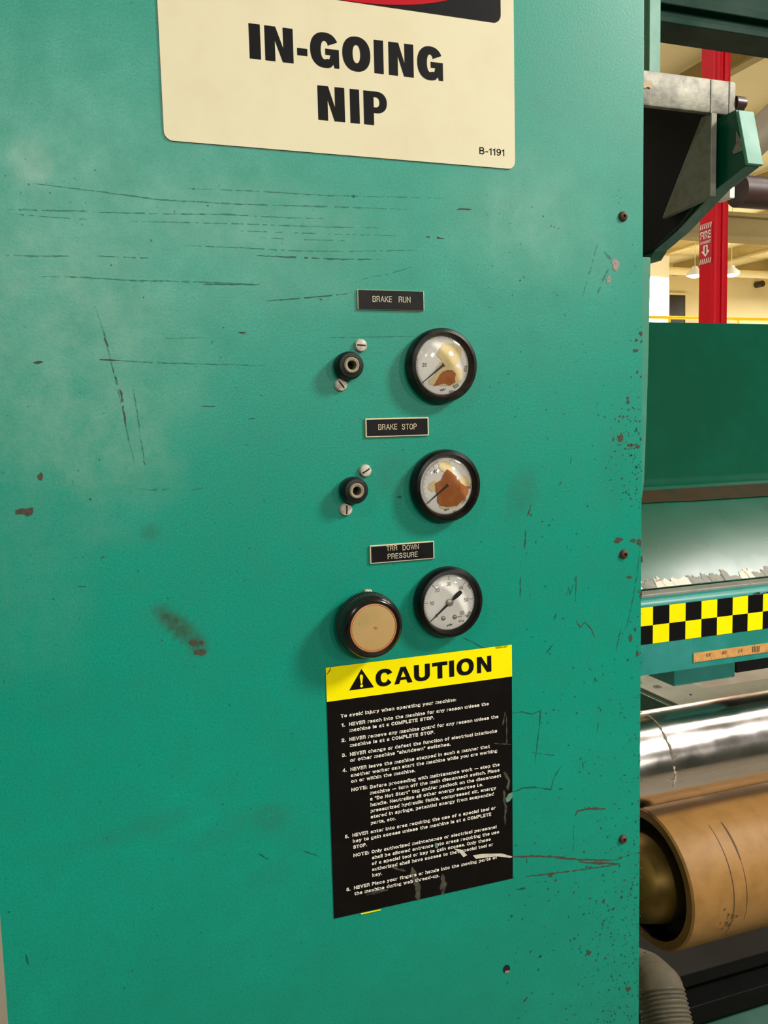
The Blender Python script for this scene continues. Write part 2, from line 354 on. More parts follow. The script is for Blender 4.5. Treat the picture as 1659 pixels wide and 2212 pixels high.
def ell(cx, cy, rx, ry, a0, a1, n=9):
    return [(cx + rx * math.cos(math.radians(a0 + (a1 - a0) * i / n)), cy + ry * math.sin(math.radians(a0 + (a1 - a0) * i / n))) for i in range(n + 1)]
LOOP = ell(.25, .35, .25, .35, 0, 360, 16)
OO = [(.62 * (x / .5), y / .7) for x, y in LOOP]
ARCH = [(0, .40)] + ell(.23, .44, .23, .26, 165, 0) + [(.46, 0)]
SS = [(.44, .55), (.37, .66), (.23, .70), (.08, .66), (.03, .54), (.09, .42), (.23, .36), (.39, .29), (.45, .17), (.37, .04), (.23, 0), (.07, .04), (0, .16)]
GL = {  # width, strokes (centre lines; capitals are 1 high, small letters 0.7)
 ' ': (.16, []), 'a': (.46, [[(.03, .53)] + ell(.24, .50, .22, .20, 150, 0) + [(.46, 0)], [(.46, .40), (.20, .37)] + ell(.17, .19, .17, .19, 95, 275) + [(.32, .02), (.46, .18)]]),
 'b': (.5, [[(0, 0), (0, 1)], LOOP]), 'c': (.47, [ell(.25, .35, .25, .35, 42, 318, 13)]), 'd': (.5, [[(.5, 0), (.5, 1)], LOOP]),
 'e': (.5, [[(.02, .36), (.5, .36)] + ell(.25, .35, .25, .35, 8, 318, 14)]), 'f': (.3, [[(.11, 0), (.11, .82)] + ell(.27, .82, .16, .18, 180, 90, 5), [(0, .68), (.28, .68)]]),
 'g': (.5, [LOOP, [(.5, .70), (.5, -.06)] + ell(.25, -.07, .25, .16, 0, -150, 8)]), 'h': (.46, [[(0, 0), (0, 1)], ARCH]), 'i': (0, [[(0, 0), (0, .7)], [(0, .97), (0, 1)]]),
 'j': (.1, [[(.1, .7), (.1, -.1), (.04, -.21), (-.04, -.22)], [(.1, .97), (.1, 1)]]), 'k': (.45, [[(0, 0), (0, 1)], [(.42, .70), (.02, .30)], [(.15, .42), (.45, 0)]]), 'l': (0, [[(0, 0), (0, 1)]]),
 'm': (.78, [[(0, 0), (0, .7)], [(0, .42)] + ell(.195, .46, .195, .24, 165, 0, 7) + [(.39, 0)], [(.39, .42)] + ell(.585, .46, .195, .24, 165, 0, 7) + [(.78, 0)]]), 'n': (.46, [[(0, 0), (0, .7)], ARCH]), 'o': (.5, [LOOP]),
 'p': (.5, [[(0, -.22), (0, .7)], LOOP]), 'q': (.5, [[(.5, -.22), (.5, .7)], LOOP]), 'r': (.26, [[(0, 0), (0, .7)], [(0, .40)] + ell(.24, .44, .24, .25, 165, 85, 5)]), 's': (.45, [SS]),
 't': (.3, [[(.12, .9), (.12, .14), (.18, .01), (.29, 0)], [(0, .68), (.28, .68)]]), 'u': (.46, [[(0, .7), (0, .26)] + ell(.23, .26, .23, .26, 180, 345, 8), [(.46, .7), (.46, 0)]]),
 'v': (.46, [[(0, .7), (.23, 0), (.46, .7)]]), 'w': (.72, [[(0, .7), (.18, 0), (.36, .66), (.54, 0), (.72, .7)]]), 'x': (.45, [[(0, .7), (.45, 0)], [(.45, .7), (0, 0)]]), 'y': (.46, [[(0, .7), (.24, .04)], [(.46, .7), (.22, -.12), (.12, -.22), (.02, -.21)]]), 'z': (.42, [[(0, .7), (.42, .7), (0, 0), (.42, 0)]]),
 'A': (.64, [[(0, 0), (.32, 1), (.64, 0)], [(.12, .33), (.52, .33)]]), 'B': (.55, [[(.30, .53), (0, .53), (0, 0), (.32, 0)] + ell(.32, .265, .23, .265, -90, 90, 8) + [(.29, .53)], [(0, .53), (0, 1), (.30, 1)] + ell(.30, .765, .21, .235, 90, -90, 8)]),
 'C': (.6, [ell(.31, .5, .31, .5, 38, 322, 16)]), 'D': (.58, [[(0, 0), (0, 1), (.26, 1)] + ell(.26, .5, .32, .5, 90, -90, 12) + [(0, 0)]]), 'E': (.48, [[(.48, 0), (0, 0), (0, 1), (.48, 1)], [(0, .52), (.44, .52)]]),
 'F': (.46, [[(0, 0), (0, 1), (.46, 1)], [(0, .5), (.42, .5)]]), 'G': (.62, [ell(.31, .5, .31, .5, 38, 345, 16) + [(.62, .46), (.36, .46)]]), 'H': (.54, [[(0, 0), (0, 1)], [(.54, 0), (.54, 1)], [(0, .52), (.54, .52)]]), 'I': (0, [[(0, 0), (0, 1)]]),
 'J': (.42, [[(.42, 1), (.42, .22)] + ell(.21, .22, .21, .22, 0, -170, 8)]), 'K': (.56, [[(0, 0), (0, 1)], [(.54, 1), (.02, .4)], [(.18, .58), (.56, 0)]]), 'L': (.44, [[(0, 1), (0, 0), (.44, 0)]]), 'M': (.7, [[(0, 0), (0, 1), (.35, .1), (.7, 1), (.7, 0)]]), 'N': (.56, [[(0, 0), (0, 1), (.56, 0), (.56, 1)]]),
 'O': (.62, [OO]), 'P': (.53, [[(0, 0), (0, 1), (.28, 1)] + ell(.28, .74, .25, .26, 90, -90, 8) + [(0, .48)]]), 'R': (.56, [[(0, 0), (0, 1), (.29, 1)] + ell(.29, .75, .24, .25, 90, -90, 8) + [(0, .50)], [(.32, .50), (.48, .40), (.52, 0)]]), 'S': (.56, [[(x * 1.25, y / .7) for x, y in SS]]),
 'T': (.54, [[(0, 1), (.54, 1)], [(.27, 0), (.27, 1)]]), 'U': (.56, [[(0, 1), (0, .28)] + ell(.28, .28, .28, .28, 180, 360, 10) + [(.56, 1)]]), 'V': (.6, [[(0, 1), (.3, 0), (.6, 1)]]), 'W': (.86, [[(0, 1), (.21, 0), (.43, .95), (.65, 0), (.86, 1)]]), 'X': (.56, [[(0, 0), (.56, 1)], [(.56, 0), (0, 1)]]), 'Y': (.56, [[(0, 1), (.28, .45), (.56, 1)], [(.28, .45), (.28, 0)]]),
 '0': (.46, [[(.46 * (x / .5), y / .7) for x, y in LOOP]]), '1': (.24, [[(0, .78), (.2, .95), (.2, 0)]]), '2': (.46, [[(0, .72)] + ell(.23, .74, .23, .26, 175, -20, 9) + [(.34, .48), (.02, .06), (0, 0), (.46, 0)]]), '3': (.46, [ell(.22, .76, .21, .24, 160, -80, 9) + [(.18, .53)] + ell(.22, .265, .24, .265, 80, -165, 10)]),
 '4': (.5, [[(.38, 0), (.38, 1), (0, .3), (.5, .3)]]), '5': (.46, [[(.42, 1), (.07, 1), (.03, .53)] + ell(.22, .32, .24, .32, 120, -160, 12)]), '6': (.48, [[(.24 + .24 * math.cos(math.radians(a)), .30 + .30 * math.sin(math.radians(a))) for a in range(0, 361, 30)], ell(.26, .5, .26, .5, 50, 190, 8)]), '7': (.46, [[(0, 1), (.46, 1), (.16, 0)]]),
 '8': (.46, [ell(.23, .76, .20, .24, 0, 360, 14), ell(.23, .26, .23, .26, 0, 360, 14)]), '9': (.48, [[(.24 + .24 * math.cos(math.radians(a)), .70 + .30 * math.sin(math.radians(a))) for a in range(0, 361, 30)], ell(.22, .5, .26, .5, 230, 370, 8)]),
 '.': (0, [[(0, 0), (0, .02)]]), ',': (0, [[(0, .02), (-.05, -.16)]]), ':': (0, [[(0, 0), (0, .02)], [(0, .56), (0, .58)]]), '"': (.16, [[(0, 1), (0, .80)], [(.18, 1), (.18, .80)]]), '/': (.3, [[(0, 0), (.3, 1)]]), '-': (.24, [[(0, .40), (.24, .40)]]), '\u2014': (.9, [[(0, .40), (.9, .40)]]),
}
def text_strokes(txt, t=0.13, sp=0.13):
    """monoline capitals and small letters; returns quads in a frame where a capital is 1 high"""
    vs, fs = [], []; x = t / 2
    for ch in txt:
        wd, strokes = GL.get(ch, GL[' '])
        for st in strokes:
            pts = [Vector((x + a, t / 2 + b * (1 - t))) for a, b in st]
            closed = len(pts) > 4 and (pts[0] - pts[-1]).length < 1e-6
            if closed: pts = pts[:-1]
            n = len(pts)
            if not closed:
                e0 = (pts[0] - pts[1]).normalized() * t / 2; e1 = (pts[-1] - pts[-2]).normalized() * t / 2
                pts[0] = pts[0] + e0; pts[-1] = pts[-1] + e1
            o = len(vs)
            for i in range(n):
                p = pts[i]
                d0 = (p - pts[i - 1]) if (closed or i > 0) else (pts[1] - p)
                d1 = (pts[(i + 1) % n] - p) if (closed or i < n - 1) else d0
                d0 = d0.normalized(); d1 = d1.normalized()
                n0 = Vector((-d0.y, d0.x)); n1 = Vector((-d1.y, d1.x)); m = (n0 + n1)
                m = m.normalized() if m.length > 1e-6 else n0
                h = min(t / 2 / max(.3, m.dot(n0)), t * 1.1)
                vs.append(tuple(p + m * h)); vs.append(tuple(p - m * h))
            for i in range(n if closed else n - 1):
                a, b = o + 2 * i, o + 2 * ((i + 1) % n); fs.append((a, a + 1, b + 1, b))
        x += wd + t + sp
    return vs, fs
def put_text(mb, txt, x0, x1, z, cap, y, t=0.13, mi=0, frame=None, rot=0.0, sp=0.13):
    """text from x0 to x1 on baseline z with capital height cap, on a plane at y facing -y (or on frame)"""
    vs, fs = text_strokes(txt, t, sp)
    a = min(v[0] for v in vs); b = max(v[0] for v in vs)
    out = []
    for u, v in vs:
        X = (u - a) / (b - a) * (x1 - x0); Z = v * cap
        if rot:
            cx, cz = (x1 - x0) / 2, cap / 2; X, Z = X - cx, Z - cz
            X, Z = X * math.cos(rot) - Z * math.sin(rot) + cx, X * math.sin(rot) + Z * math.cos(rot) + cz
        X += x0; Z += z
        out.append((X, y, Z) if frame is None else tuple(frame(X, Z)))
    mb.add(out, fs, mi)

# ---- heavy grotesque capitals, drawn by hand in a unit box (stroke widths sx, sy)
def arc(cx, cy, rx, ry, a0, a1, n=20, e=2.25):
    o = []
    for i in range(n + 1):
        a = math.radians(a0 + (a1 - a0) * i / n); c, s_ = math.cos(a), math.sin(a)
        o.append((cx + rx * math.copysign(abs(c) ** (2 / e), c), cy + ry * math.copysign(abs(s_) ** (2 / e), s_)))
    return o
def glyph(ch, sx, sy):
    if ch == 'I': return [[(0, 0), (1, 0), (1, 1), (0, 1)]]
    if ch == '-': return [[(0, 0), (1, 0), (1, 1), (0, 1)]]
    if ch == 'N': return [[(0, 0), (sx * .92, 0), (sx * .92, .60), (1 - sx, 0), (1, 0), (1, 1), (1 - sx * .92, 1), (1 - sx * .92, .40), (sx, 1), (0, 1)]]
    if ch == 'T': return [[(.5 - sx / 2, 0), (.5 + sx / 2, 0), (.5 + sx / 2, 1 - sy), (1, 1 - sy), (1, 1), (0, 1), (0, 1 - sy), (.5 - sx / 2, 1 - sy)]]
    if ch == 'O': return [arc(.5, .5, .5, .52, 0, 354, 40), arc(.5, .5, .5 - sx, .52 - sy, 0, 354, 40)]
    if ch == 'U':
        return [[(0, 1)] + arc(.5, .36, .5, .38, 180, 360, 20) + [(1, 1), (1 - sx, 1)] + arc(.5, .36, .5 - sx, .38 - sy, 360, 180, 20) + [(sx, 1)]]
    if ch == 'C':
        return [arc(.5, .5, .5, .52, 24, 322, 34) + [(1 - sx * 1.05, .40)] + arc(.5, .5, .5 - sx, .52 - sy, 330, 30, 30) + [(1 - sx, .64)]]
    if ch == 'G':
        return [arc(.5, .5, .5, .52, 28, 292, 32) + [(.80, .10), (.83, 0), (1, 0), (1, .55), (.52, .55), (.52, .37), (.70, .37), (.66, .245)] + arc(.5, .5, .5 - sx, .52 - sy, 296, 26, 26) + [(1 - sx * .98, .655)]]
    if ch == 'A':
        return [[(0, 0), (sx, 0), (sx + .085, .22), (1 - sx - .085, .22), (1 - sx, 0), (1, 0), (.64, 1), (.36, 1)], [(.5, .75), (.36, .38), (.64, .38)]]
    if ch == 'P':
        return [[(0, 0), (sx, 0), (sx, .36), (.55, .36)] + arc(.55, .68, .45, .32, 270, 450, 16) + [(0, 1)],
                [(sx, .53), (.52, .53)] + arc(.52, .68, .16, .15, 270, 450, 10) + [(sx, .83)]]
def put_glyph(mb, ch, x0, x1, z0, z1, y, sx, sy, mi=0):
    mb.flat([[(x0 + a * (x1 - x0), z0 + b * (z1 - z0)) for a, b in r] for r in glyph(ch, sx, sy)], y, mi)

def px2(px, py, Y=0.0):
    p = P(px, py, Y); return (p.x, p.z)

# ------------------------------------------------------------------ the hall
def structure(mb, name, mat, smooth=None):
    return tag(mb.build(name, mat, None, smooth), kind='structure')
ZC = 5.75; YW = 20.0
structure(MB().box((-8, -9, -0.2), (30, YW + 0.3, 0)), 'floor', M_FLOOR)
structure(MB().box((-8, -1.0, ZC), (30, YW + 0.3, ZC + 0.2)), 'ceiling', M_CEIL)
structure(MB().box((-8, YW, 0), (30, YW + 0.3, ZC)), 'wall_back', M_WALL)
structure(MB().box((-8, -3.1, 0), (30, -2.9, 1.9)), 'shade_wall', worn('shade_wall_dark', (58, 66, 60), (50, 58, 52), 1.5, 0.6, 0.7))  # unseen low wall added behind the camera to shade the lower panel
structure(MB().box((30, -9, 0), (30.3, YW + 0.3, ZC)), 'wall_right', M_WALL)
# white bay of wall
a = P(1398, 640, 17.5); b = P(1445, 640, 17.5)
structure(MB().box((a.x - 1.5, 17.5, 0), (b.x, YW - 0.01, ZC)), 'wall_bay', M_WHITEW)
tag(bpy.data.objects['wall_bay'], kind='structure')
# dark doorway high on the wall behind
bay_x = b.x
a = P(1445, 637, YW - 0.06); b = P(1479, 700, YW - 0.06)
mb = MB().box((a.x, YW - 0.06, a.z - 2.1), (b.x, YW - 0.002, a.z)); d1 = structure(mb, 'door_1', M_DOOR)
mb = MB(); fw = 0.06
for (x0, x1, z0, z1) in ((a.x - fw, a.x, a.z - 2.1, a.z + fw), (b.x, b.x + fw, a.z - 2.1, a.z + fw), (a.x, b.x, a.z, a.z + fw)):
    mb.box((x0, YW - 0.09, z0), (x1, YW - 0.001, z1))
mb.build('door_frame', M_WALL, d1)
# roof steel: girders along x, purlins along y
def ibeam_x(name, y, z0, z1, wf, x0, x1, label, group):
    t = 0.05
    mb = MB().box((x0, y - wf / 2, z0), (x1, y + wf / 2, z0 + t)).box((x0, y - wf / 2, z1 - t), (x1, y + wf / 2, z1)).box((x0, y - 0.03, z0 + t), (x1, y + 0.03, z1 - t))
    return tag(mb.build(name, M_STEELC), label, 'roof beam', group)
gz = P(1560, 520, 9.0).z
ibeam_x('roof_girder', 9.0, gz, gz + 0.36, 0.2, 2, 26, 'deep cream steel roof girder crossing behind the red column', 'x')
del bpy.data.objects['roof_girder']['group']
gz = P(1560, 598, 18.6).z
tag(MB().cyl((bay_x + 0.06, 18.6, gz + 0.1), (29, 18.6, gz + 0.1), 0.10, 16).build('eaves_pipe', M_CEIL, None, 40), 'long cream pipe under the eaves along the far wall', 'pipe')
for i, x in enumerate((5.2, 7.4, 9.6, 11.8, 14.0, 16.2, 18.4, 20.6, 22.8)):
    t = 0.03; z1 = ZC - 0.02; z0 = z1 - 0.32
    mb = MB().box((x - 0.07, 2, z0), (x + 0.07, YW - 0.02, z0 + t)).box((x - 0.015, 2, z0 + t), (x + 0.015, YW - 0.02, z1))
    tag(mb.build('roof_purlin', M_STEELC), 'cream steel purlin running towards the far wall under the ceiling', 'roof beam', 'parallel purlins under the ceiling')
# two lamps that show
for (px, py, Y, lab) in ((1501, 592, 13.0, 'glowing high bay lamp left of the red column'), (1580, 590, 13.0, 'glowing high bay lamp right of the red column')):
    c = P(px, py, Y); t = thing('high_bay_lamp', lab, 'lamp', c, 'high bay lamps beside the red column')
    MB().lathe([(0.0, 0.14), (0.05, 0.14), (0.06, 0.10), (0.15, 0.03), (0.155, -0.03), (0.14, -0.03)], c, 'z', 24).build('reflector', M_WHITEW, t, 40)
    MB().lathe([(0.0, -0.075), (0.06, -0.068), (0.11, -0.045), (0.14, -0.02), (0.14, 0.0), (0.0, 0.0)], c, 'z', 24).build('bulb', M_LAMP, t, 40)
    MB().cyl(c + Vector((0, 0, 0.14)), Vector((c.x, c.y, ZC)), 0.006, 8).build('hanger', M_CEIL, t)
# yellow handrail far behind
a = P(1446, 686, 15.5); b = P(1659, 692, 15.5)
t = thing('guard_rail', 'yellow guard rail in front of the far wall', 'railing', (a.x, 15.5, 0))
MB().cyl((a.x - 1, 15.5, a.z), (b.x + 2, 15.5, a.z), 0.035, 12).build('rail', M_YRAIL, t, 40)
for x in (a.x, P(1594, 690, 15.5).x):
    MB().cyl((x, 15.5, a.z - 1.6), (x, 15.5, a.z), 0.03, 12).build('post', M_YRAIL, t, 40)
mb = MB().box((a.x - 1, 15.46, a.z - 1.75), (b.x + 2, 15.6, a.z - 1.6)); mb.build('toe_board', M_YRAIL, t)
t['label'] = 'yellow guard rail in front of the far wall'
# mezzanine the rail stands on
tag(MB().box((a.x - 1, 15.3, 0), (b.x + 4, 17.2, a.z - 1.75)).build('mezzanine', M_WHITEW), kind='structure')

q = P(1641, 614, YW - 0.15)
t = thing('wall_fitting', 'small dark fitting with a yellow pipe high on the far wall at the right', 'fitting', q)
MB().cyl(q + Vector((0, -.12, 0)), q + Vector((0, .14, 0)), 0.09, 14).build('fitting_body', M_DOOR, t, 40)
MB().cyl(q + Vector((.05, -.05, .04)), q + Vector((1.6, -.05, .10)), 0.022, 8).build('pipe', M_YRAIL, t, 40)
# red column with the fire sign
def red_column():
    X = 3.55; c0 = PXX(1540.5, 600, X); c1 = PXX(1509.5, 600, X)
    y0, y1 = c0.y, c1.y; wd = (P(1577, 600, y0).x - X) * 0.97
    t = thing('building_column', 'red painted steel column with a fire sign, standing behind the machine', 'column', (X + wd / 2, (y0 + y1) / 2, 0))
    r = wd * 0.21
    MB().box((X, y0 + r * .95, 0), (X + wd, y1, ZC - 0.01), 0.004).build('shaft', M_RED, t)
    r = wd * 0.21
    MB().cyl((X + r, y0 + r * .9, 0), (X + r, y0 + r * .9, ZC - 0.02), r, 28).build('corner_guard', M_RED, t, 40)
    MB().box((X + wd * 0.60, y0 + 0.01, 0), (X + wd, y0 + 0.06, ZC - 0.02), 0.012).build('flange', M_RED, t, 40)
    # sign on the face that looks left
    def q(px, py): p = PXX(px, py, X); return p
    zt = q(1512, 487).z; zb = q(1512, 573).z; L = y1 - y0
    fr = lambda u, v, d=0.0025: (X - d, y1 - u * L, zb + v * (zt - zb))
    s = MB().add([fr(.02, 0, .0015), fr(.9, 0, .0015), fr(.9, 1, .0015), fr(.02, 1, .0015)], [(0, 1, 2, 3)]).build('sign_sheet', M_REDS, t)
    mb = MB()
    for band in (0.0, 0.87):
        for k in range(6):
            u = 0.05 + k * 0.14; mb.add([fr(u, band), fr(u + .06, band), fr(u + .13, band + .13), fr(u + .07, band + .13)], [(0, 1, 2, 3)])
    put_text(mb, 'FIRE', .10, .82, .62, .19, 0, 0.17, frame=lambda u, v: fr(u, v))
    put_text(mb, 'EXTINGUISHER', .10, .82, .50, .07, 0, 0.2, frame=lambda u, v: fr(u, v))
    outer = [(.32, .46), (.62, .46), (.62, .32), (.76, .32), (.47, .17), (.18, .32), (.32, .32)]
    inner = [(.41, .43), (.53, .43), (.53, .28), (.56, .28), (.47, .23), (.38, .28), (.41, .28)]
    pts = [[Vector((u, v, 0)) for u, v in r_] for r_ in (outer, inner)]
    fl = outer + inner
    mb.add([fr(u, v) for u, v in fl], [tuple(tr) for tr in tessellate_polygon(pts)])
    mb.build('sign_lettering', M_WHITEV, s)
red_column()

# grey duct and pipes behind the arm
c0 = P(1600, 330, 3.0); c1 = P(1665, 268, 3.0)
d = (c1 - c0)
tag(MB().tube([c0 - d * 5, c0, c1, c1 + d * 3], 0.085, 20).build('air_duct', M_GREYDUCT, None, 40), 'grey brown air duct rising behind the green bracket arm', 'duct')
p0 = P(1580, 412, 0.55)
t = thing('idler_roller', 'brown idler roller with a white end block below the bracket arm', 'roller', (p0.x, 0.55, p0.z))
MB().cyl((p0.x + 0.012, 0.55, p0.z), (2.4, 0.55, p0.z), 0.0245, 32).build('roller_body', M_BROWN, t, 40)
a = P(1577, 402, 0.53); b = P(1587, 428, 0.53)
MB().box((a.x, 0.53, b.z), (b.x, 0.56, a.z), 0.001).build('end_block', M_WHITEW, t)

# ------------------------------------------------------------------ machine behind the panel
XM0, XM1 = 0.40, 2.3
def zrow(py, Y, px=1530): return P(px, py, Y).z
# trough / sheet
Yb = 0.52; Yf = 0.335
zt, zb = zrow(698, Yb), zrow(1043, Yb)
zl = zrow(1259, Yf)
prof = [(Yb, zt)]
prof += [(Yb, zb + 0.012)]
yc0, zc0 = Yb - 0.012, zb
prof += [(Yb - 0.003, zb + 0.005), (yc0, zb)]
for k in range(1, 9):      # slope that bends over gently towards the lip
    a = k / 9; prof.append((yc0 + (Yf - yc0) * a, zb + (zl - zb) * (a * 0.72 + a * a * 0.28)))
prof += [(Yf, zl)]
th = 0.004
n = len(prof); back = []
for i in range(n):
    a = prof[max(i - 1, 0)]; b = prof[min(i + 1, n - 1)]; d_ = Vector((b[0] - a[0], b[1] - a[1])).normalized()
    back.append((prof[i][0] - d_.y * th, prof[i][1] + d_.x * th))
XS0 = 0.47
t = thing('web_trough', 'dark green curved sheet metal trough behind the checkered beam', 'trough', (1.3, 0.45, zl))
mb = MB(); vs = [(x, y, z) for x in (XS0, XM1) for (y, z) in prof + back]; m_ = 2 * n
mb.add(vs, [(i, i + 1, m_ + i + 1, m_ + i) for i in range(3)], 0)
mb.add(vs, [(i, i + 1, m_ + i + 1, m_ + i) for i in range(3, n - 1)], 1)
mb.add(vs, [(n + i + 1, n + i, m_ + n + i, m_ + n + i + 1) for i in range(n - 1)], 0)
mb.add(vs, [(0, m_, m_ + n, n), (n - 1, n + n - 1, m_ + n + n - 1, m_ + n - 1)], 0)
for k in range(n - 1): mb.add(vs, [(k, n + k, n + k + 1, k + 1), (m_ + k, m_ + k + 1, m_ + n + k + 1, m_ + n + k)], 0)
used = sorted(set(i for f in mb.f for i in f)); rem = {}
key = {}
for i in used: rem[i] = key.setdefault(tuple(round(c, 7) for c in mb.v[i]), len(key))
mb.v = list(key); mb.f = [tuple(rem[i] for i in f) for f in mb.f]
body = mb.build('sheet', [M_SHEET, M_SLOPE], t, 40)
# worn lip: paint flaked off in patches along the front of the slope
mb = MB(); e = Vector((0, Yf - prof[-2][0], zl - prof[-2][1])); e.normalize(); eb = Vector((0, prof[4][0] - prof[3][0], prof[4][1] - prof[3][1])); eb.normalize(); nb = Vector((0, -eb.z, eb.y)); nb = nb if nb.z > 0 else -nb
nrm = Vector((0, -e.z, e.y)); nrm = nrm if nrm.z > 0 else -nrm
def lip(x, s, up=0.0006):   # s: distance up the slope from the lip
    q = Vector((x, Yf, zl)) - e * s + nrm * up; return q
x = XS0 + 0.02
mb2 = MB()
while x < 1.6:
    wd = random.uniform(0.010, 0.035); hh = random.uniform(0.009, 0.019)
    top = []
    k = 7
    for i in range(k + 1): top.append(lip(x + wd * i / k + random.uniform(-.002, .002), hh * random.uniform(0.55, 1.15), 0.0006))
    vs = [lip(x, 0.0005), lip(x + wd, 0.0005)] + top[::-1]
    (MB().add(vs, [tuple(range(len(vs)))])).build(*(('flaked_primer', M_WORNW, t) if random.random() < 0.55 else ('bare_metal_wear', M_WORNG, t)))
    x += wd * random.uniform(0.8, 1.0)
# brown band along the bend
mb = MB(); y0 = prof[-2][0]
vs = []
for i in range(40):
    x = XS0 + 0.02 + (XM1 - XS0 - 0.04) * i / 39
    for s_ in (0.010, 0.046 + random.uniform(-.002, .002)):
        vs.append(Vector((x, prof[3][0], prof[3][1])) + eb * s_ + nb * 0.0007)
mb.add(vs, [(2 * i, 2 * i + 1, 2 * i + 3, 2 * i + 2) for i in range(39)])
mb.build('brown_band', worn('brown_band_tone', (60, 46, 28), (30, 50, 36), 40, 0.8, 0.6, spec=0.1), t)

# front beam with tape and ruler
YB = 0.30
zt0 = zrow(1281, YB); zt1 = zrow(1298, YB); zbm = zrow(1439, YB)
t = thing('front_beam', 'teal machine beam carrying checkered tape and a ruler strip', 'beam', (1.3, YB + 0.03, zbm))
r = 0.010
bp = [(YB, zbm), (YB, zt0 - r)] + [(YB + r - r * math.cos(math.radians(a)), zt0 - r + r * math.sin(math.radians(a))) for a in range(15, 91, 15)] + [(YB + 0.0125, zt0), (YB + 0.0125, zt0 - 0.006), (YB + 0.034, zt0 - 0.006), (YB + 0.034, zbm)]
MB().prism(bp, 0, XM0 + 0.05, XM1).build('beam_body', M_TEAL, t, 40)
mb = MB().box((XM0 + 0.05, YB + 0.013, zt0 - 0.004), (XM1, Yf - 0.0005, zl - 0.0012), 0.0015); mb.build('lip_strip', M_WORNG, t)
# rust chips on the rounded edge
mb = MB()
a = P(1640, 1277, YB - 0.0005)
for k in range(14): mb.blob(a.x + random.uniform(-.012, .03), a.z + random.uniform(-.0015, .0015) - 0.003, 0.0018, 0.0010, YB - 0.0006)
mb.build('rust_chips', M_RUST, t)
# tape: 1 inch squares
mb = MB(); s = 0.02447; z0t = P(1480.5, 1302, YB).z; zmid = z0t - 0.02325
xs0 = P(1445.5, 1306, YB).x; yT = YB - 0.0006
xl = xs0 - 8 * s
MBt = MB().box((xl, yT + 0.0001, z0t - 0.0466), (XM1, YB - 0.0001, z0t))
tape = MBt.build('checker_tape', M_INK, t)
for k in range(-8, 40):
    for row in (0, 1):
        if (k + row) % 2 == 0:
            zz = z0t - row * 0.0233
            mb.add([(xs0 + k * s, yT, zz - 0.0233), (xs0 + (k + 1) * s, yT, zz - 0.0233), (xs0 + (k + 1) * s, yT, zz), (xs0 + k * s, yT, zz)], [(0, 1, 2, 3)])
mb.build('yellow_squares', M_YEL, tape)
# ruler strip
a = P(1497, 1411, YB); zr1 = a.z; zr0 = P(1497, 1431, YB).z
rl = MB().box((a.x, YB - 0.0012, zr0), (XM1, YB - 0.0001, zr1)).build('ruler_strip', M_RULER, t)
mb = MB(); yR = YB - 0.0014; hR = zr1 - zr0
for k, num in enumerate(('39', '38', '37', '36', '35')):
    xc = P(1530, 1405, YB).x + k * 0.0251
    if num != '36': put_text(mb, num, xc - 0.004, xc + 0.004, zr0 + hR * 0.42, hR * 0.38, yR, 0.14, rot=math.pi)
    else:
        for j in range(5): mb.box((xc - 0.006 + j * 0.0026, yR, zr0 + hR * .2), (xc - 0.0045 + j * 0.0026, yR + 0.0001, zr0 + hR * .85))
for k in range(60):
    x = a.x + 0.002 + k * 0.0251 / 8
    mb.add([(x, yR, zr0), (x + .0004, yR, zr0), (x + .0004, yR, zr0 + hR * (.30 if k % 8 == 0 else .18 if k % 4 == 0 else .1)), (x, yR, zr0 + hR * (.30 if k % 8 == 0 else .18 if k % 4 == 0 else .1))], [(0, 1, 2, 3)])
mb.build('ruler_marks', worn('ruler_ink', (96, 66, 42), (120, 84, 52), 200, 0.5, 0.6), rl)

# teal bracket block under the beam, black strip drawn in place of the dark gap beside it
a = P(1457, 1437, YB + 0.035); b = P(1589, 1480, YB + 0.035)
tag(MB().box((a.x, YB + 0.036, P(1520, 1474, YB + .036).z), (b.x, YB + 0.09, zbm - 0.0005), 0.002).build('beam_bracket', M_TEAL), 'teal bracket block under the checkered beam above the chrome roller', 'bracket')
a = P(1591, 1425, YB + 0.06); b = P(1659, 1452, YB + 0.06)
tag(MB().box((a.x, YB + 0.06, P(1620, 1450, YB + .06).z), (XM1, YB + 0.11, zbm - 0.0005), 0.002).build('dark_gap_strip', M_BLACKST), 'black strip standing in for the dark gap beside the teal bracket', 'cover')
# rollers
def fit_cyl(py_top, py_bot, Yc, px=1530):
    ta = ray(px, py_top); tb = ray(px, py_bot)
    a0 = math.atan2(ta.z, ta.y); a1 = math.atan2(tb.z, tb.y); am = (a0 + a1) / 2; h = (a0 - a1) / 2
    dy = Yc - CAM.y; dist = dy / math.cos(am); return (Yc, CAM.z + dist * math.sin(am)), dist * math.sin(h)
(cy, cz), cr = fit_cyl(1512, 1716, 0.33)
(gy, gzz), gr = fit_cyl(1706, 2036, 0.33)
# let the two rollers touch: slide the upper one back
sep = cr + gr
for it in range(60):
    dd = math.hypot(cy - gy, cz - gzz)
    if dd > sep: break
    (cy, cz), cr = fit_cyl(1512, 1716, cy + 0.002); sep = cr + gr - 0.0005
t = thing('chrome_roller', 'polished chrome roller resting on the tan roller', 'roller', (1.3, cy, cz))
MB().lathe([(0, 0), (cr - 0.002, 0), (cr, 0.002), (cr, XM1 - 0.5), (0, XM1 - 0.5)], (0.5, cy, cz), 'x', 128).build('roller_body', M_CHROME, t, 35)
MB().cyl((0.445, cy, cz), (0.5, cy, cz), cr * 0.4, 32).build('journal', M_WORNG, t, 40)
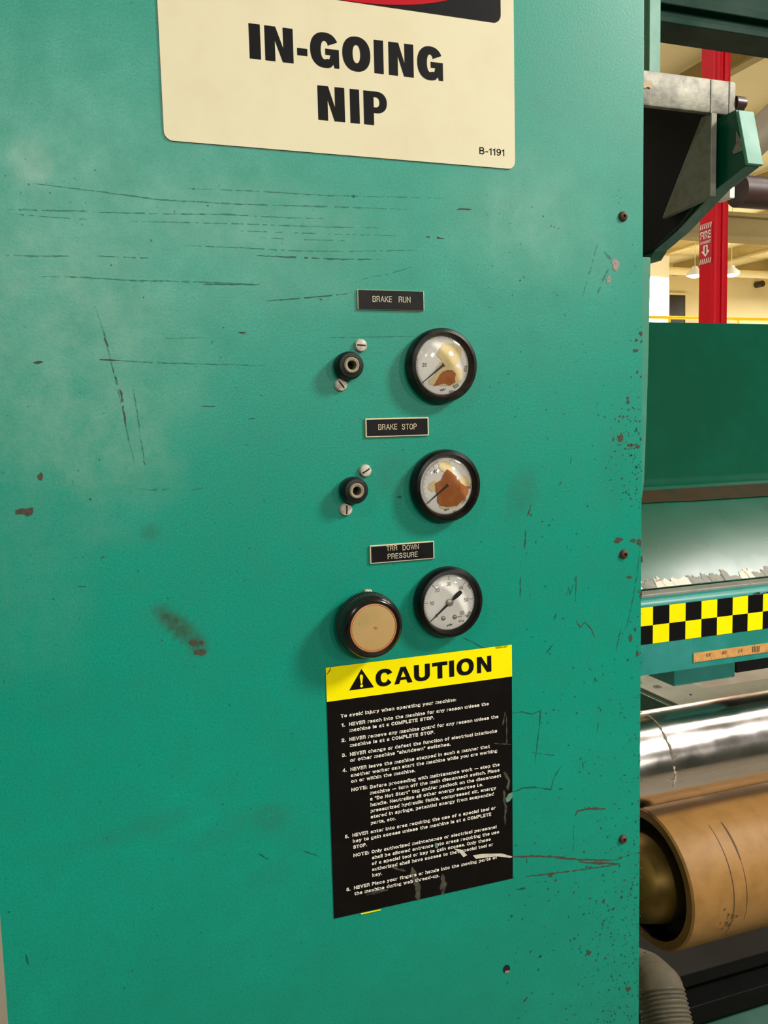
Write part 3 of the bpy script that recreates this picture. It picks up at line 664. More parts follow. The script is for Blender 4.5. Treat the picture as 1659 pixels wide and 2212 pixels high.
# dried residue streak round the chrome roller
mb = MB()
for (w_, pts, mname) in ((0.0030, [(1398, 1541), (1420, 1565), (1437, 1600), (1450, 1628), (1458, 1648)], 0), (0.0016, [(1430, 1580), (1445, 1615), (1457, 1640), (1466, 1632)], 0)):
    pass
def on_chrome(px, py, up=0.0005):
    r_ = ray(px, py); oy, oz = CAM.y - cy, CAM.z - cz; R = cr + up
    A = r_.y ** 2 + r_.z ** 2; B = 2 * (oy * r_.y + oz * r_.z); C_ = oy * oy + oz * oz - R * R
    D_ = B * B - 4 * A * C_
    if D_ < 0: return None
    return CAM + r_ * ((-B - math.sqrt(D_)) / (2 * A))
def streak(mb, pts, wpx):
    path = []
    for a, b in zip(pts, pts[1:]):
        for i in range(8): path.append((a[0] + (b[0] - a[0]) * i / 8, a[1] + (b[1] - a[1]) * i / 8))
    L_ = []; 
    for (x, y) in path:
        h = wpx * random.uniform(.3, 1.0)
        p, q = on_chrome(x - h + random.uniform(-1, 1), y), on_chrome(x + h + random.uniform(-1, 1), y)
        if p and q: L_.append((p, q))
    for (a, b), (c_, d_) in zip(L_, L_[1:]): mb.add([a, b, d_, c_], [(0, 1, 2, 3)])
streak(mb, [(1400, 1545), (1413, 1555), (1425, 1568), (1436, 1590), (1446, 1610), (1452, 1625), (1458, 1645)], 3.5)
streak(mb, [(1440, 1600), (1450, 1620), (1455, 1640), (1464, 1630)], 2.5)
mb.build('residue_streak', worn('dried_residue', (120, 108, 84), (86, 74, 56), 200, 0.8, 0.7), t)
mb = MB()
streak(mb, [(1456, 1655), (1460, 1675), (1455, 1705)], 3.0); streak(mb, [(1438, 1682), (1448, 1688), (1462, 1682)], 2.0)
mb.build('pale_residue', worn('pale_residue', (176, 164, 150), (150, 138, 124), 200, 0.8, 0.7), t)

# tan roller: the front of the end rim is at px (1498,1957)
xe = P(1498, 1957, gy - gr).x
t = thing('tan_roller', 'wide tan rubber covered roller below the chrome roller', 'roller', (1.3, gy, gzz))
MB().lathe([(gr * 0.86, 0.0), (gr - 0.0025, 0), (gr, 0.0025), (gr, XM1 - xe)], (xe, gy, gzz), 'x', 160).build('rubber_cover', M_KRAFT, t, 35)
MB().lathe([(gr * 0.875, -0.0008), (gr - 0.003, -0.0008)], (xe, gy, gzz), 'x', 128).build('cut_edge', M_KRAFTD, t)
MB().lathe([(gr * 0.87, 0.001), (gr * 0.86, 0.03), (gr * 0.62, 0.035)], (xe, gy, gzz), 'x', 96).build('end_recess', M_BLACKST, t, 40)
MB().lathe([(gr * 0.64, 0.036), (gr * 0.63, 0.0), (gr * 0.58, -0.022), (gr * 0.46, -0.038), (gr * 0.3, -0.046), (gr * 0.3, -0.08)], (xe, gy, gzz), 'x', 96).build('hub', M_BRASS, t, 50)
MB().cyl((0.44, gy, gzz), (xe - 0.07, gy, gzz), gr * 0.28, 32).build('journal', M_BLACKST, t, 40)
mb = MB()
def ring_line(x, a0, a1, wd, skew=0.0):
    n_ = 30
    for i in range(n_):
        vs = []
        for j in (i, i + 1):
            a = math.radians(a0 + (a1 - a0) * j / n_)
            h = wd * (0.35 + 0.65 * math.sin(math.pi * (j + .3) / (n_ + .6)))
            for k in (-1, 1):
                vs.append((x + skew * j / n_ + k * h, gy - (gr + 0.0004) * math.cos(a), gzz + (gr + 0.0004) * math.sin(a)))
        mb.add([vs[0], vs[1], vs[3], vs[2]], [(0, 1, 2, 3)])
xa = P(1545, 1780, gy - gr * .75).x
ring_line(xe + 0.062, -35, 62, 0.0006); ring_line(xe + 0.082, 30, 62, 0.0014); ring_line(xe + 0.082, -20, 32, 0.0004)
mb.build('cut_lines', worn('roller_cut', (84, 62, 36), (110, 80, 46), 200, 0.6, 0.7), t)
mb = MB()
for k in range(26):
    a = math.radians(random.gauss(-16, 7)); x = xe + 0.055 + random.gauss(0, 0.006); q = random.uniform(.0006, .0022)
    cpt = Vector((x, gy - (gr + .0005) * math.cos(a), gzz + (gr + .0005) * math.sin(a))); tv = Vector((0, math.sin(a), math.cos(a)))
    mb.add([cpt + Vector((q * math.cos(b) * random.uniform(.6, 1.2), 0, 0)) + tv * q * math.sin(b) * random.uniform(.6, 1.2) for b in [i * math.pi / 3 for i in range(6)]], [tuple(range(6))])
mb.build('scuff_marks', worn('roller_scuff', (100, 80, 48), (76, 64, 40), 200, 0.6, 0.7), t)

# grey L plate behind the chrome roller
zp = P(1523, 1487, 0.44).z
pA = PZ(1386, 1485, zp); pB = PZ(1445, 1451, zp); pC = PZ(1523, 1486, zp); 
xa0 = PZ(1405, 1494, zp).x; xa1 = pC.x; yb0 = pC.y
yfr = cy + (math.sqrt(max(0, cr * cr - (zp - 0.010 - cz) ** 2)) if zp - 0.010 - cz < cr else -cr * .3) + 0.002

poly = [(xa0, yfr), (XM1, yfr), (XM1, yb0), (xa1, yb0), (xa1, yb0 + 0.6), (xa0, yb0 + 0.6)]
t = thing('guide_plate', 'flat pale grey L shaped plate with screw holes behind the chrome roller', 'plate', (xa1, yb0, zp))
MB().prism(poly, 2, zp - 0.010, zp, 0.0008).build('plate_body', M_PLATE, t)
for (px, py) in ((1420, 1483), (1468, 1476), (1492, 1501)):
    q = PZ(px, py, zp)
    o = MB().lathe([(0.0, 0.0006), (0.0016, 0.0006), (0.0018, 0.0002)], (q.x, q.y, zp), 'z', 16).build('screw_hole', M_DARK, t)
    if py < 1500: MB().lathe([(0.0018, 0.0004), (0.0062, 0.0005), (0.0066, 0.0001)], (q.x, q.y, zp), 'z', 24).build('washer', M_ALUD, t)
tag(MB().box((xa0 - 0.012, yfr + .004, zp - 0.035), (xa0 - 0.001, yb0 + 0.6, zp - 0.003), 0.001).build('plate_rail', M_GREEN), 'dark green rail along the left edge of the grey plate', 'rail')

# under the tan roller
yk = gy + 0.02
zk = P(1560, 2042, yk).z
tag(MB().prism([(yk - .04, zk - .072), (yk - .04, zk - .045), (yk - .015, zk - .04), (yk - .015, zk - .028), (yk - .03, zk - .022), (yk - .03, zk - 0.004), (yk + .1, zk - 0.004), (yk + .1, zk - .072)], 0, 0.5, XM1, 0.001).build('drip_tray', M_BLACKST), 'black steel bar running under the tan roller', 'bar')
z2 = P(1560, 2130, yk - 0.05).z
a = P(1560, 2128, 0.36); b = P(1560, 2215, 0.20)
zap = zk - 0.074
tag(MB().prism([(0.44, zap), (0.33, zap), (0.20, zap - 0.10), (0.20, zap - 0.15), (0.44, zap - 0.15)], 0, 0.47, XM1, 0.002).build('lower_apron', worn('apron_green', (4, 84, 64), (4, 70, 54), 20, 0.7, 0.5, spec=0.2)), 'sloping green apron at the bottom below the black bar', 'panel')
# ribbed hose
h0 = P(1398, 2110, 0.21); h1 = P(1425, 2140, 0.155); h2 = P(1445, 2225, 0.13)
pts = []; Nn = 90
for i in range(Nn + 1):
    u = i / Nn
    if u < 0.5: q = h0.lerp(h1, u * 2)
    else: q = h1.lerp(h2, (u - .5) * 2)
    pts.append(q)
pts = [h0 + Vector((-.02, .12, -.03))] + pts + [h2 + (h2 - h1) * 3]
tag(MB().tube(pts, 0.026, 24, rf=lambda i: 1 + 0.035 * math.sin(i * 1.2)).build('ribbed_hose', M_HOSE, None, 60), 'grey ribbed hose at the lower right corner of the panel', 'hose')

# upper right: bar, gusset, arm, angle post, overhead beam
YA = 0.11
tl = P(1395, 150, YA); tr = P(1591, 178, YA); bl = P(1395, 232, YA); br = P(1591, 243, YA)
zA1 = tl.z; zA0 = P(1560, 247, YA).z; xA1 = tr.x
t = thing('support_bar', 'rough grey aluminium bar sticking out beside the panel with a gusset below', 'bar', (0.5, YA, zA0))
MB().box((0.426, YA, zA0), (xA1, YA + 0.007, zA1), 0.002).build('bar_body', M_ALU, t, 40)
gx0 = P(1536, 300, YA).x; gx1 = P(1548.5, 300, YA).x
MB().box((gx0 - 0.0012, YA - 0.0006, zA0), (gx0, YA + 0.003, zA1 - 0.001)).build('seam', M_ALUD, t)
MB().box((P(1576, 250, YA).x - 0.001, YA - 0.0006, zA0), (P(1576, 250, YA).x, YA + 0.003, zA1 - 0.001)).build('seam', M_ALUD, t)
zg0 = P(1541, 424, YA).z
pt = PXX(1430, 472, gx0); pt2 = PXX(1535, 425, gx0)
MB().prism([(YA, zA0 + 0.0005), (YA, zg0), (pt.y, pt.z), (YA + 0.014, zA0 + 0.0005)], 0, gx0, gx1, 0.0006).build('gusset', M_ALUD, t)
q = P(1398, 183, YA - 0.001)
MB().blob(q.x, q.z, 0.0045, 0.003, YA - 0.0012, k=9, jit=.5).build('paint_chip', M_TAN, t)
q = P(1598, 225, YA + 0.004); xe_ = P(1607, 225, YA + 0.004).x; rs = P(1598, 209, YA + .004).z - q.z
MB().lathe([(0, xA1 - xe_ + .0003), (rs, xA1 - xe_ + .0003), (rs, -0.002), (rs * .8, -.0005), (0, 0)], (xe_, YA + 0.004, q.z), 'x', 28).build('shaft_end', M_BROWN, t, 40)
# green arm: plate standing in the y-z plane
xg = gx1 + 0.0065
def ar(px, py, X=None):
    p = PXX(px, py, xg if X is None else X); return (p.y, p.z)
A_top = ar(1590, 243); A_bot = ar(1611, 358); A_back = ar(1402, 562); A_up = ar(1470, 232)
A_mid = ar(1462, 500)
wA = 0.016
t = thing('bracket_arm', 'dark green bracket arm plate with a light green end beside the aluminium bar', 'bracket', (xg, A_bot[0], A_bot[1]))
yend = A_top[0]
MB().prism([A_top, A_bot, ar(1548, 408), A_mid, ar(1415, 540), A_back, (A_back[0] + .02, A_back[1]), (A_back[0] + 0.02, zA1 - 0.003), (YA + 0.0125, zA1 - 0.003), (YA + 0.0125, zA0 - 0.0012), (A_top[0] + .0004, zA0 - 0.0012)], 0, xg, xg + wA, 0.0008).build('arm_plate', M_GREEN, t)
dvec = Vector((A_bot[0] - A_top[0], A_bot[1] - A_top[1])); nv = Vector((-dvec.y, dvec.x)).normalized(); nv = nv if nv.x < 0 else -nv
tk = 0.004
MB().prism([(A_top[0] + nv.x * tk, A_top[1] + nv.y * tk), (A_bot[0] + nv.x * tk, A_bot[1] + nv.y * tk), (A_bot[0] + nv.x * .0004, A_bot[1] + nv.y * .0004), (A_top[0] + nv.x * .0004, A_top[1] + nv.y * .0004)], 0, xg - 0.001, xg + wA + 0.001, 0.0006).build('end_strip', M_PALE, t)
q = PXX(1587, 305, xg - 0.0006)
mb = MB(); ch = [ar(1590, 282, xg - .0006), ar(1600, 300, xg - .0006), ar(1604, 325, xg - .0006), ar(1592, 330, xg - .0006), ar(1584, 334, xg - .0006), ar(1582, 328, xg - .0006), ar(1590, 310, xg - .0006)]
mb.add([(xg - .0006, y, z) for y, z in ch], [tuple(range(len(ch)))]).build('paint_chip', M_BARE, t)
# black plate added to darken the arm's left face behind the gusset
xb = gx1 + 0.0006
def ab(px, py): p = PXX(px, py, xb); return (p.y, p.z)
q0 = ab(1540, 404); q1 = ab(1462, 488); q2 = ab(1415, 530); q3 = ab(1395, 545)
tag(MB().prism([(YA + 0.014, zA1 - 0.004), (YA + 0.014, ab(1545, 400)[1]), q1, q2, q3, (q3[0] + 0.6, q3[1]), (q3[0] + 0.6, zA1 + 0.25), (YA + 0.05, zA1 - 0.004)], 0, xb, xb + 0.005, 0.0005).build('shade_plate', M_BLACKST), 'black plate added to darken the arm behind the grey gusset, under the aluminium bar', 'plate')

# angle post standing on the bar
x0 = P(1403, 80, YA + .02).x; x1 = P(1427, 80, YA + .02).x
yl = PXX(1391, 80, x0).y
mb = MB().box((x0, YA + .02, zA1 + 0.0005), (x1, YA + .024, 2.3), 0.0005).box((x0, YA + .024, zA1 + 0.0005), (x0 + .004, yl, 2.3), 0.0005)
tag(mb.build('angle_post', M_PALE), 'pale green angle post standing on the aluminium bar at the panel edge', 'post')
# overhead beam
yo = 0.80
zo = P(1530, 62, yo).z; ybk = PZ(1530, 108, zo).y
zo2 = P(1530, 48, yo).z; zo3 = P(1530, 30, yo).z
bp = [(yo, zo), (yo, zo2), (yo + .012, zo2 + .004), (yo + .012, zo3), (yo - .004, zo3 + .004), (yo - 0.004, zo3 + 0.02), (yo + .10, zo3 + 0.22), (ybk, zo3 + 0.22), (ybk, zo)]
tag(MB().prism(bp, 0, 0.45, 3.0, 0.0015).build('overhead_beam', M_GRND), 'dark green beam crossing the top right corner above the bracket', 'beam')
# side frame plate behind the panel edge
sx = P(1404, 620, 0.075).x; sx2 = P(1401.5, 800, 0.075).x
zs1 = P(1404, 556, 0.075).z; 
tag(MB().prism([(0.395, zs1), (P(1406, 556, .075).x, zs1), (P(1401.5, 760, .075).x, P(1401, 760, .075).z), (P(1398, 880, .075).x, P(1398, 880, .075).z), (P(1392, 1040, .075).x, P(1392, 1040, .075).z), (0.395, 0.9)], 1, 0.075, 0.081, 0.0006).build('side_frame', worn('side_green', (46, 132, 106), (70, 146, 120), 40, 0.6, 0.5)), 'thin green frame plate just behind the right edge of the panel', 'frame')

# ------------------------------------------------------------------ the teal panel
PXL, PXR, PZ0, PZ1, PT = -0.0615, 0.4225, 0.30, 2.05, 0.045
def blobs_eval(bl, x, z):
    v = 0.0
    for (bx, bz, rx, rz, ang, amt, hard) in bl:
        dx, dz = x - bx, z - bz
        u = (dx * math.cos(ang) + dz * math.sin(ang)) / rx; w_ = (-dx * math.sin(ang) + dz * math.cos(ang)) / rz
        d_ = math.sqrt(u * u + w_ * w_)
        d_ += 0.22 * noise.noise(Vector((x * 45, z * 45, bx * 50)))
        v = max(v, amt * max(0.0, min(1.0, (1.0 - d_) * hard + 0.5)))
    return v
def B(px, py, rx, rz, ang=0, amt=0.5, hard=1.0):
    p = P(px, py); k = 0.00033
    return (p.x, p.z, rx * k, rz * k, math.radians(ang), amt, hard)
DUST_GLOW = [B(150, 780, 210, 270, 10, .42, 1.3), B(190, 920, 160, 120, 0, .44, 2.4), B(40, 960, 60, 90, 0, .25, 2), B(100, 430, 170, 160, 30, .18, .8), B(60, 352, 42, 46, 0, .55, 1.4),  # left patches are dust; the last spot paints in a lamp's glow
        B(520, 480, 260, 70, -4, .28, 1.0), B(1140, 470, 150, 110, 0, .30, .9), B(620, 600, 160, 60, -6, .16, 1), B(1290, 560, 60, 70, 0, .14, 1), B(60, 1180, 100, 220, 0, .12, 1),  # first two paint in broad lamp reflections
        B(300, 640, 200, 60, 0, .18, 1)]
GRIME = [B(388, 1358, 66, 17, -47, .95, 2.0), B(430, 1395, 18, 16, 0, .5, 2), B(1125, 1065, 40, 55, -20, .28, 1.2), B(850, 1030, 45, 40, 0, .22, 1), B(590, 1770, 45, 32, -10, .22, 2.5), B(300, 1790, 130, 22, 8, .14, 1.2),
         B(480, 1795, 60, 25, 20, .14, 1.2), B(590, 1890, 40, 30, 0, .12, 1.2), B(325, 1152, 16, 14, 0, .4, 1.2), B(1330, 1000, 40, 80, 0, .14, 1), B(640, 1795, 30, 50, 0, .1, 1)]
mb = MB()
xsN = 110; zs_list = [PZ0 + (0.95 - PZ0) * i / 6 for i in range(6)] + [0.95 + i * 0.0045 for i in range(int((1.86 - 0.95) / 0.0045))] + [1.86, 1.92, PZ1]
xs_list = [PXL + (PXR - PXL) * i / xsN for i in range(xsN + 1)]
grid = [(x, 0.0, z) for z in zs_list for x in xs_list]; nx = xsN + 1
faces = [(j * nx + i, j * nx + i + 1, (j + 1) * nx + i + 1, (j + 1) * nx + i) for j in range(len(zs_list) - 1) for i in range(xsN)]
mb.add(grid, faces, 0)
ng = len(grid)
# folded returns and back of the cabinet
top = len(zs_list) - 1
mb.add([(PXL, 0, PZ0), (PXR, 0, PZ0), (PXR, 0, PZ1), (PXL, 0, PZ1), (PXL, PT, PZ0), (PXR, PT, PZ0), (PXR, PT, PZ1), (PXL, PT, PZ1)],
       [(0, 4, 5, 1), (1, 5, 6, 2), (2, 6, 7, 3), (3, 7, 4, 0), (4, 7, 6, 5)], 0)
yS = -0.00012
def S(pts, wpx, mi=1, jit=.5, gap=.0): mb.ribbon([px2(*p) for p in pts], wpx * 0.00033, yS - 0.00002 * mi, mi, jit, gap)
# long scratches at the left and upper middle
S([(70, 396), (200, 412), (350, 432), (520, 441), (700, 446), (880, 452)], 2.2, 2, .6, .06)
S([(20, 452), (110, 455), (200, 456)], 2.0, 2, .6, .15); S([(30, 462), (85, 467), (190, 474)], 1.8, 2, .6, .2)
S([(200, 458), (350, 462), (480, 463), (620, 470), (700, 472)], 2.0, 2, .6, .1); S([(280, 478), (430, 481), (560, 485), (700, 490), (820, 492)], 1.8, 2, .6, .15)
S([(380, 406), (560, 413), (700, 422), (880, 426), (960, 428)], 1.6, 2, .6, .2); S([(400, 530), (520, 535), (640, 542), (760, 543), (900, 540)], 1.8, 2, .6, .1)
S([(555, 552), (640, 556), (740, 560), (820, 560)], 2.2, 1, .6, .15); S([(10, 551), (80, 553), (150, 553)], 2.2, 2, .6, .05); S([(210, 553), (330, 558)], 1.6, 2, .6, .3)
S([(90, 597), (180, 599), (290, 606), (400, 608), (560, 614)], 2.2, 2, .6, .06); S([(440, 614), (560, 615)], 2, 1, .6, .1); S([(575, 650), (640, 645), (700, 640), (752, 634)], 2.0, 1, .6, .05)
S([(765, 610), (800, 598), (840, 592), (890, 576)], 1.6, 2, .6, .2); S([(500, 498), (700, 505), (860, 509)], 1.4, 2, .6, .35); S([(560, 513), (640, 517), (760, 520)], 1.4, 2, .6, .35)
S([(215, 777), (262, 779)], 2.2, 3, .5); S([(262, 779), (330, 783), (430, 786), (575, 790)], 2.2, 2, .6, .05); S([(72, 782), (92, 782)], 6, 3)
S([(205, 660), (225, 720), (240, 780), (252, 830), (262, 870), (270, 910), (282, 965), (292, 1005)], 1.8, 2, .7, .12)
S([(226, 730), (234, 748)], 4, 3); S([(243, 795), (262, 850), (272, 920)], 2.2, 3, .8, .25); S([(288, 840), (298, 900), (306, 960), (314, 1003)], 2.0, 2, .7, .15); S([(310, 995), (315, 1005)], 3, 3)
S([(700, 729), (780, 728), (900, 726)], 1.6, 2, .6, .1); S([(300, 1056), (330, 1058), (370, 1056)], 2.4, 2, .8, .1); S([(415, 1058), (440, 1054)], 2, 2); S([(435, 877), (465, 878)], 2.2, 1); S([(535, 905), (552, 903)], 2, 1)
S([(355, 731), (440, 729)], 1.4, 2, .6, .2); S([(988, 452), (1018, 452)], 4, 3); S([(515, 718), (532, 719)], 4.5, 3); S([(920, 512), (960, 515)], 3, 3, .8, .3); S([(690, 645), (696, 648)], 4, 3)
# right edge area
S([(1290, 528), (1282, 560), (1270, 600), (1258, 640)], 2.5, 2, .9, .15); S([(1305, 545), (1320, 560)], 5, 2, .9, .1); S([(1315, 580), (1300, 610), (1292, 635)], 4, 2, .9, .25)
mb.blob(*px2(1330, 570), .0035, .004, yS - .0001, 4); mb.blob(*px2(1314, 605), .002, .003, yS - .0001, 4)
for (pts, w_, mi) in (([(1147, 1090), (1140, 1115)], 2.6, 3), ([(1136, 1145), (1133, 1185)], 3.2, 1), ([(1124, 1245), (1124, 1290)], 3.2, 1), ([(1213, 1040), (1207, 1048)], 5, 3),
        ([(1222, 1290), (1228, 1268), (1231, 1285), (1238, 1262), (1245, 1242), (1243, 1300)], 2.2, 1), ([(1244, 1340), (1254, 1356), (1264, 1343), (1278, 1360), (1285, 1378)], 2.6, 3),
        ([(1382, 1190), (1376, 1240), (1366, 1300), (1354, 1355), (1345, 1362)], 1.6, 1), ([(1342, 1355), (1334, 1390), (1330, 1405)], 2, 1), ([(1194, 1392), (1180, 1412)], 2.6, 1), ([(1202, 1325), (1196, 1340)], 3, 1),
        ([(1353, 1246), (1366, 1246)], 5, 3), ([(1235, 985), (1232, 1003)], 1.6, 1),
        ([(1106, 1540), (1128, 1538), (1150, 1543), (1168, 1534), (1165, 1570), (1160, 1610), (1156, 1650)], 2.4, 1), ([(1146, 1625), (1200, 1632)], 1.4, 1),
        ([(1106, 1712), (1130, 1702), (1155, 1700), (1190, 1706), (1195, 1685), (1205, 1665), (1212, 1655)], 3.0, 1), ([(1207, 1706), (1215, 1704)], 6, 1),
        ([(1243, 1762), (1248, 1752), (1265, 1747), (1308, 1746)], 6.5, 3), ([(1240, 1775), (1238, 1840)], 1.4, 1),
        ([(1106, 1850), (1160, 1849), (1200, 1851), (1240, 1856), (1300, 1858), (1335, 1857)], 4.5, 3), ([(1137, 1852), (1139, 1864)], 5, 3),
        ([(1115, 1921), (1135, 1919)], 5, 1), ([(1135, 1893), (1200, 1886), (1260, 1878), (1330, 1868)], 3, 3), ([(1250, 1862), (1340, 1866)], 5, 3),
        ([(558, 1844), (580, 1856)], 4, 1), ([(655, 1838), (690, 1850)], 2.4, 1), ([(55, 2060), (62, 2085)], 3, 1), ([(168, 1268), (185, 1267)], 4, 1), ([(217, 1206), (226, 1202)], 4, 1),
        ([(1258, 1645), (1260, 1660)], 4.5, 1), ([(1292, 1560), (1290, 1580)], 2.4, 1), ([(1358, 1598), (1364, 1592)], 3, 1), ([(1283, 1475), (1288, 1465)], 5, 1), ([(1000, 1377), (1046, 1400)], 2.0, 1)):
    S(pts, w_, mi, .6, .06)
for (px, py, rx, rz, mi) in ((1335, 1166, 11, 6, 3), (1368, 1168, 9, 4, 3), (1380, 1172, 6, 7, 3), (1356, 868, 4, 5, 3), (1340, 945, 7, 8, 3), (1362, 962, 12, 3, 3), (1377, 965, 7, 4, 3), (1372, 1360, 3, 5, 3), (1362, 1378, 5, 8, 3),
        (1377, 1412, 4, 7, 3), (1356, 1425, 4, 4, 1), (1386, 1210, 3, 9, 3), (1384, 1285, 3, 8, 3), (1373, 1775, 3, 3, 1), (88, 1030, 5, 6, 3), (55, 1105, 12, 8, 3), (432, 1408, 10, 7, 3), (417, 1388, 8, 7, 3), (436, 1388, 5, 4, 3),
        (1272, 2058, 6, 7, 3), (1357, 2136, 6, 6, 3), (863, 1073, 4, 4, 1), (764, 424, 3, 3, 1), (1304, 1947, 4, 5, 3), (1340, 1853, 6, 4, 3), (1276, 1874, 7, 4, 3), (1190, 1890, 7, 4, 3), (1356, 860, 4, 3, 3),
        (1375, 735, 4, 4, 3), (1384, 720, 4, 4, 3), (1372, 757, 6, 3, 3)):
    c_ = px2(px, py); mb.blob(c_[0], c_[1], rx * .00036, rz * .00036, yS - .0001, mi)
def specks(n_, fx, fy, mi_p=0.35, smin=.8, smax=2.4):
    for _ in range(n_):
        px, py = fx(), fy()
        if px > 1386: continue
        c_ = px2(px, py); q = random.uniform(smin, smax) * .00033
        mb.blob(c_[0], c_[1], q * random.uniform(.7, 1.8), q, yS - .0001, 3 if random.random() < mi_p else 1, random.uniform(0, 3), 6)
g = random.gauss; u = random.uniform
specks(110, lambda: 1388 - abs(g(0, 40)), lambda: u(880, 1080), .25); specks(60, lambda: 1386 - abs(g(0, 8)), lambda: u(700, 2200), .7, 1, 2.6)
specks(230, lambda: 1386 - abs(g(0, 75)), lambda: u(1830, 2212), .3); specks(110, lambda: 1386 - abs(g(0, 120)), lambda: u(1450, 1850), .15); specks(90, lambda: u(1090, 1380), lambda: u(1880, 2212), .15, 1, 3)
specks(60, lambda: u(1050, 1380), lambda: u(380, 900), .05, .7, 1.6); specks(60, lambda: u(0, 700), lambda: u(280, 2200), .1, .7, 1.7); specks(14, lambda: g(90, 60), lambda: g(380, 40), 0, .6, 1.2)
specks(40, lambda: u(1060, 1380), lambda: u(1080, 1450), .3)
# drilled hole
c_ = px2(1094, 2093); mb.blob(c_[0], c_[1], .0031, .0036, yS - .0002, 5, 0, 18, .04); mb.blob(c_[0] + .0003, c_[1] - .0022, .0022, .0012, yS - .0003, 4, 0, 10, .1)
panel = mb.build('machine_panel', [M_PANEL, M_SCR, M_SCM, M_RUST, M_BARE, M_DARK])
tag(panel, 'large scratched teal steel panel carrying the signs and gauges', 'panel')
for nm, bl in (('dust_glow', DUST_GLOW), ('grime', GRIME)):
    at = panel.data.attributes.new(nm, 'FLOAT', 'POINT')
    vals = [0.0] * len(panel.data.vertices)
    for i in range(ng): vals[i] = blobs_eval(bl, grid[i][0], grid[i][2])
    at.data.foreach_set('value', vals)
M_RSC = worn('rusty_screw', (92, 62, 42), (58, 40, 32), 400, 0.9, 0.6, 0.3)
for (px, py) in ((1345, 468), (1347, 1197), (1345, 1812)):
    c_ = P(px, py); r_ = 0.0038
    o = MB().lathe([(r_, 0.0), (r_, 0.0006), (r_ * .85, 0.0018), (r_ * .5, .0026), (r_ * .34, .0027), (r_ * .30, .0012), (0, .0012)], c_, 'y', 28).build('screw', M_RSC, panel, 40)
    MB().lathe([(r_ * .3, .00125), (0, .0013)], c_, 'y', 6).build('socket', M_DARK, o)

# ------------------------------------------------------------------ danger sign
def rrect(x0, x1, z0, z1, r, n=8):
    o = []
    for (cx, cz, a0) in ((x1 - r, z1 - r, 0), (x0 + r, z1 - r, 90), (x0 + r, z0 + r, 180), (x1 - r, z0 + r, 270)):
        for i in range(n + 1):
            a = math.radians(a0 + 90 * i / n); o.append((cx + r * math.cos(a), cz + r * math.sin(a)))
    return o
sx0, sx1, sz0 = 0.0648, 0.3117, 1.6793; sz1 = sz0 + 0.176
t = thing('danger_sign', 'cream warning sign reading IN-GOING NIP at the top of the panel', 'sign', ((sx0 + sx1) / 2, 0, sz0))
MB().flat([rrect(sx0, sx1, sz0, sz1, 0.0055)], -0.0003, 0, 0.0007).build('sign_plate', M_CREAM, t)
yv = -0.00115
hb = P(1040, 47); hx1 = P(1080, 30).x
hx0 = sx0 + (sx1 - hx1)
o = MB().flat([rrect(hx0, hx1, hb.z, sz1 - (sx1 - hx1), 0.006)], yv).build('header', M_INK, t)
rc = (sx0 + sx1) / 2; rzb = P(722, 0).z
mb = MB(); zc = (hb.z + sz1 - .010) / 2
mb.flat([arc(rc, zc, (hx1 - hx0) / 2 - .012, zc - rzb, 0, 355, 60, 2.0)], yv - 0.0002)
mb.build('red_oval', M_REDINK, o)
mb = MB(); yl_ = yv
def gl(ch, pa, pb, zb_, zt_, sx, sy): put_glyph(mb, ch, P(*pa).x, P(*pb).x, zb_, zt_, yl_, sx, sy)
z1b = P(560, 131).z; z1t = P(560, 56).z
# crop px -> photo px: 300 + x/1.975
row = [('I', 469, 517), ('N', 536, 656), ('-', 674, 717), ('G', 729, 851), ('O', 866, 985), ('I', 1001, 1041), ('N', 1063, 1169), ('G', 1185, 1294)]
yc_of = {469: 178, 536: 190, 674: 228, 729: 215, 866: 232, 1001: 245, 1063: 255, 1185: 272}
z1t = P(300 + 492 / 1.975, 105 / 1.975).z; z1b = P(300 + 492 / 1.975, 254 / 1.975).z
for ch, a_, b_ in row:
    yy = yc_of[a_] / 1.975; A_ = P(300 + a_ / 1.975, yy).x; B_ = P(300 + b_ / 1.975, yy).x; wdt = B_ - A_
    hgt = z1t - z1b; st = hgt * .335
    if ch == '-': put_glyph(mb, ch, A_, B_, z1b + hgt * .26, z1b + hgt * .47, yl_, 0, 0)
    else: put_glyph(mb, ch, A_, B_, z1b, z1t, yl_, min(.42, st / wdt), .25)
mb.build('lettering', M_INK, t); mb = MB()
z2t = P(300 + 815 / 1.975, 372 / 1.975).z; z2b = P(300 + 815 / 1.975, 518 / 1.975).z
for ch, a_, b_, yy in (('N', 762, 876, 450), ('I', 899, 939, 455), ('P', 957, 1056, 460)):
    A_ = P(300 + a_ / 1.975, yy / 1.975).x; B_ = P(300 + b_ / 1.975, yy / 1.975).x; hgt = z2t - z2b
    put_glyph(mb, ch, A_, B_, z2b, z2t, yl_, min(.43, hgt * .335 / (B_ - A_)), .25)
mb.build('lettering', M_INK, t); mb = MB()
zb_ = P(300 + 1450 / 1.975, 659 / 1.975).z; zt_ = P(300 + 1450 / 1.975, 629 / 1.975).z
put_text(mb, 'B-1191', P(300 + 1450 / 1.975, 645 / 1.975).x, P(300 + 1556 / 1.975, 652 / 1.975).x, zb_, zt_ - zb_, yl_, 0.14)
mb.build('lettering', M_INK, t)

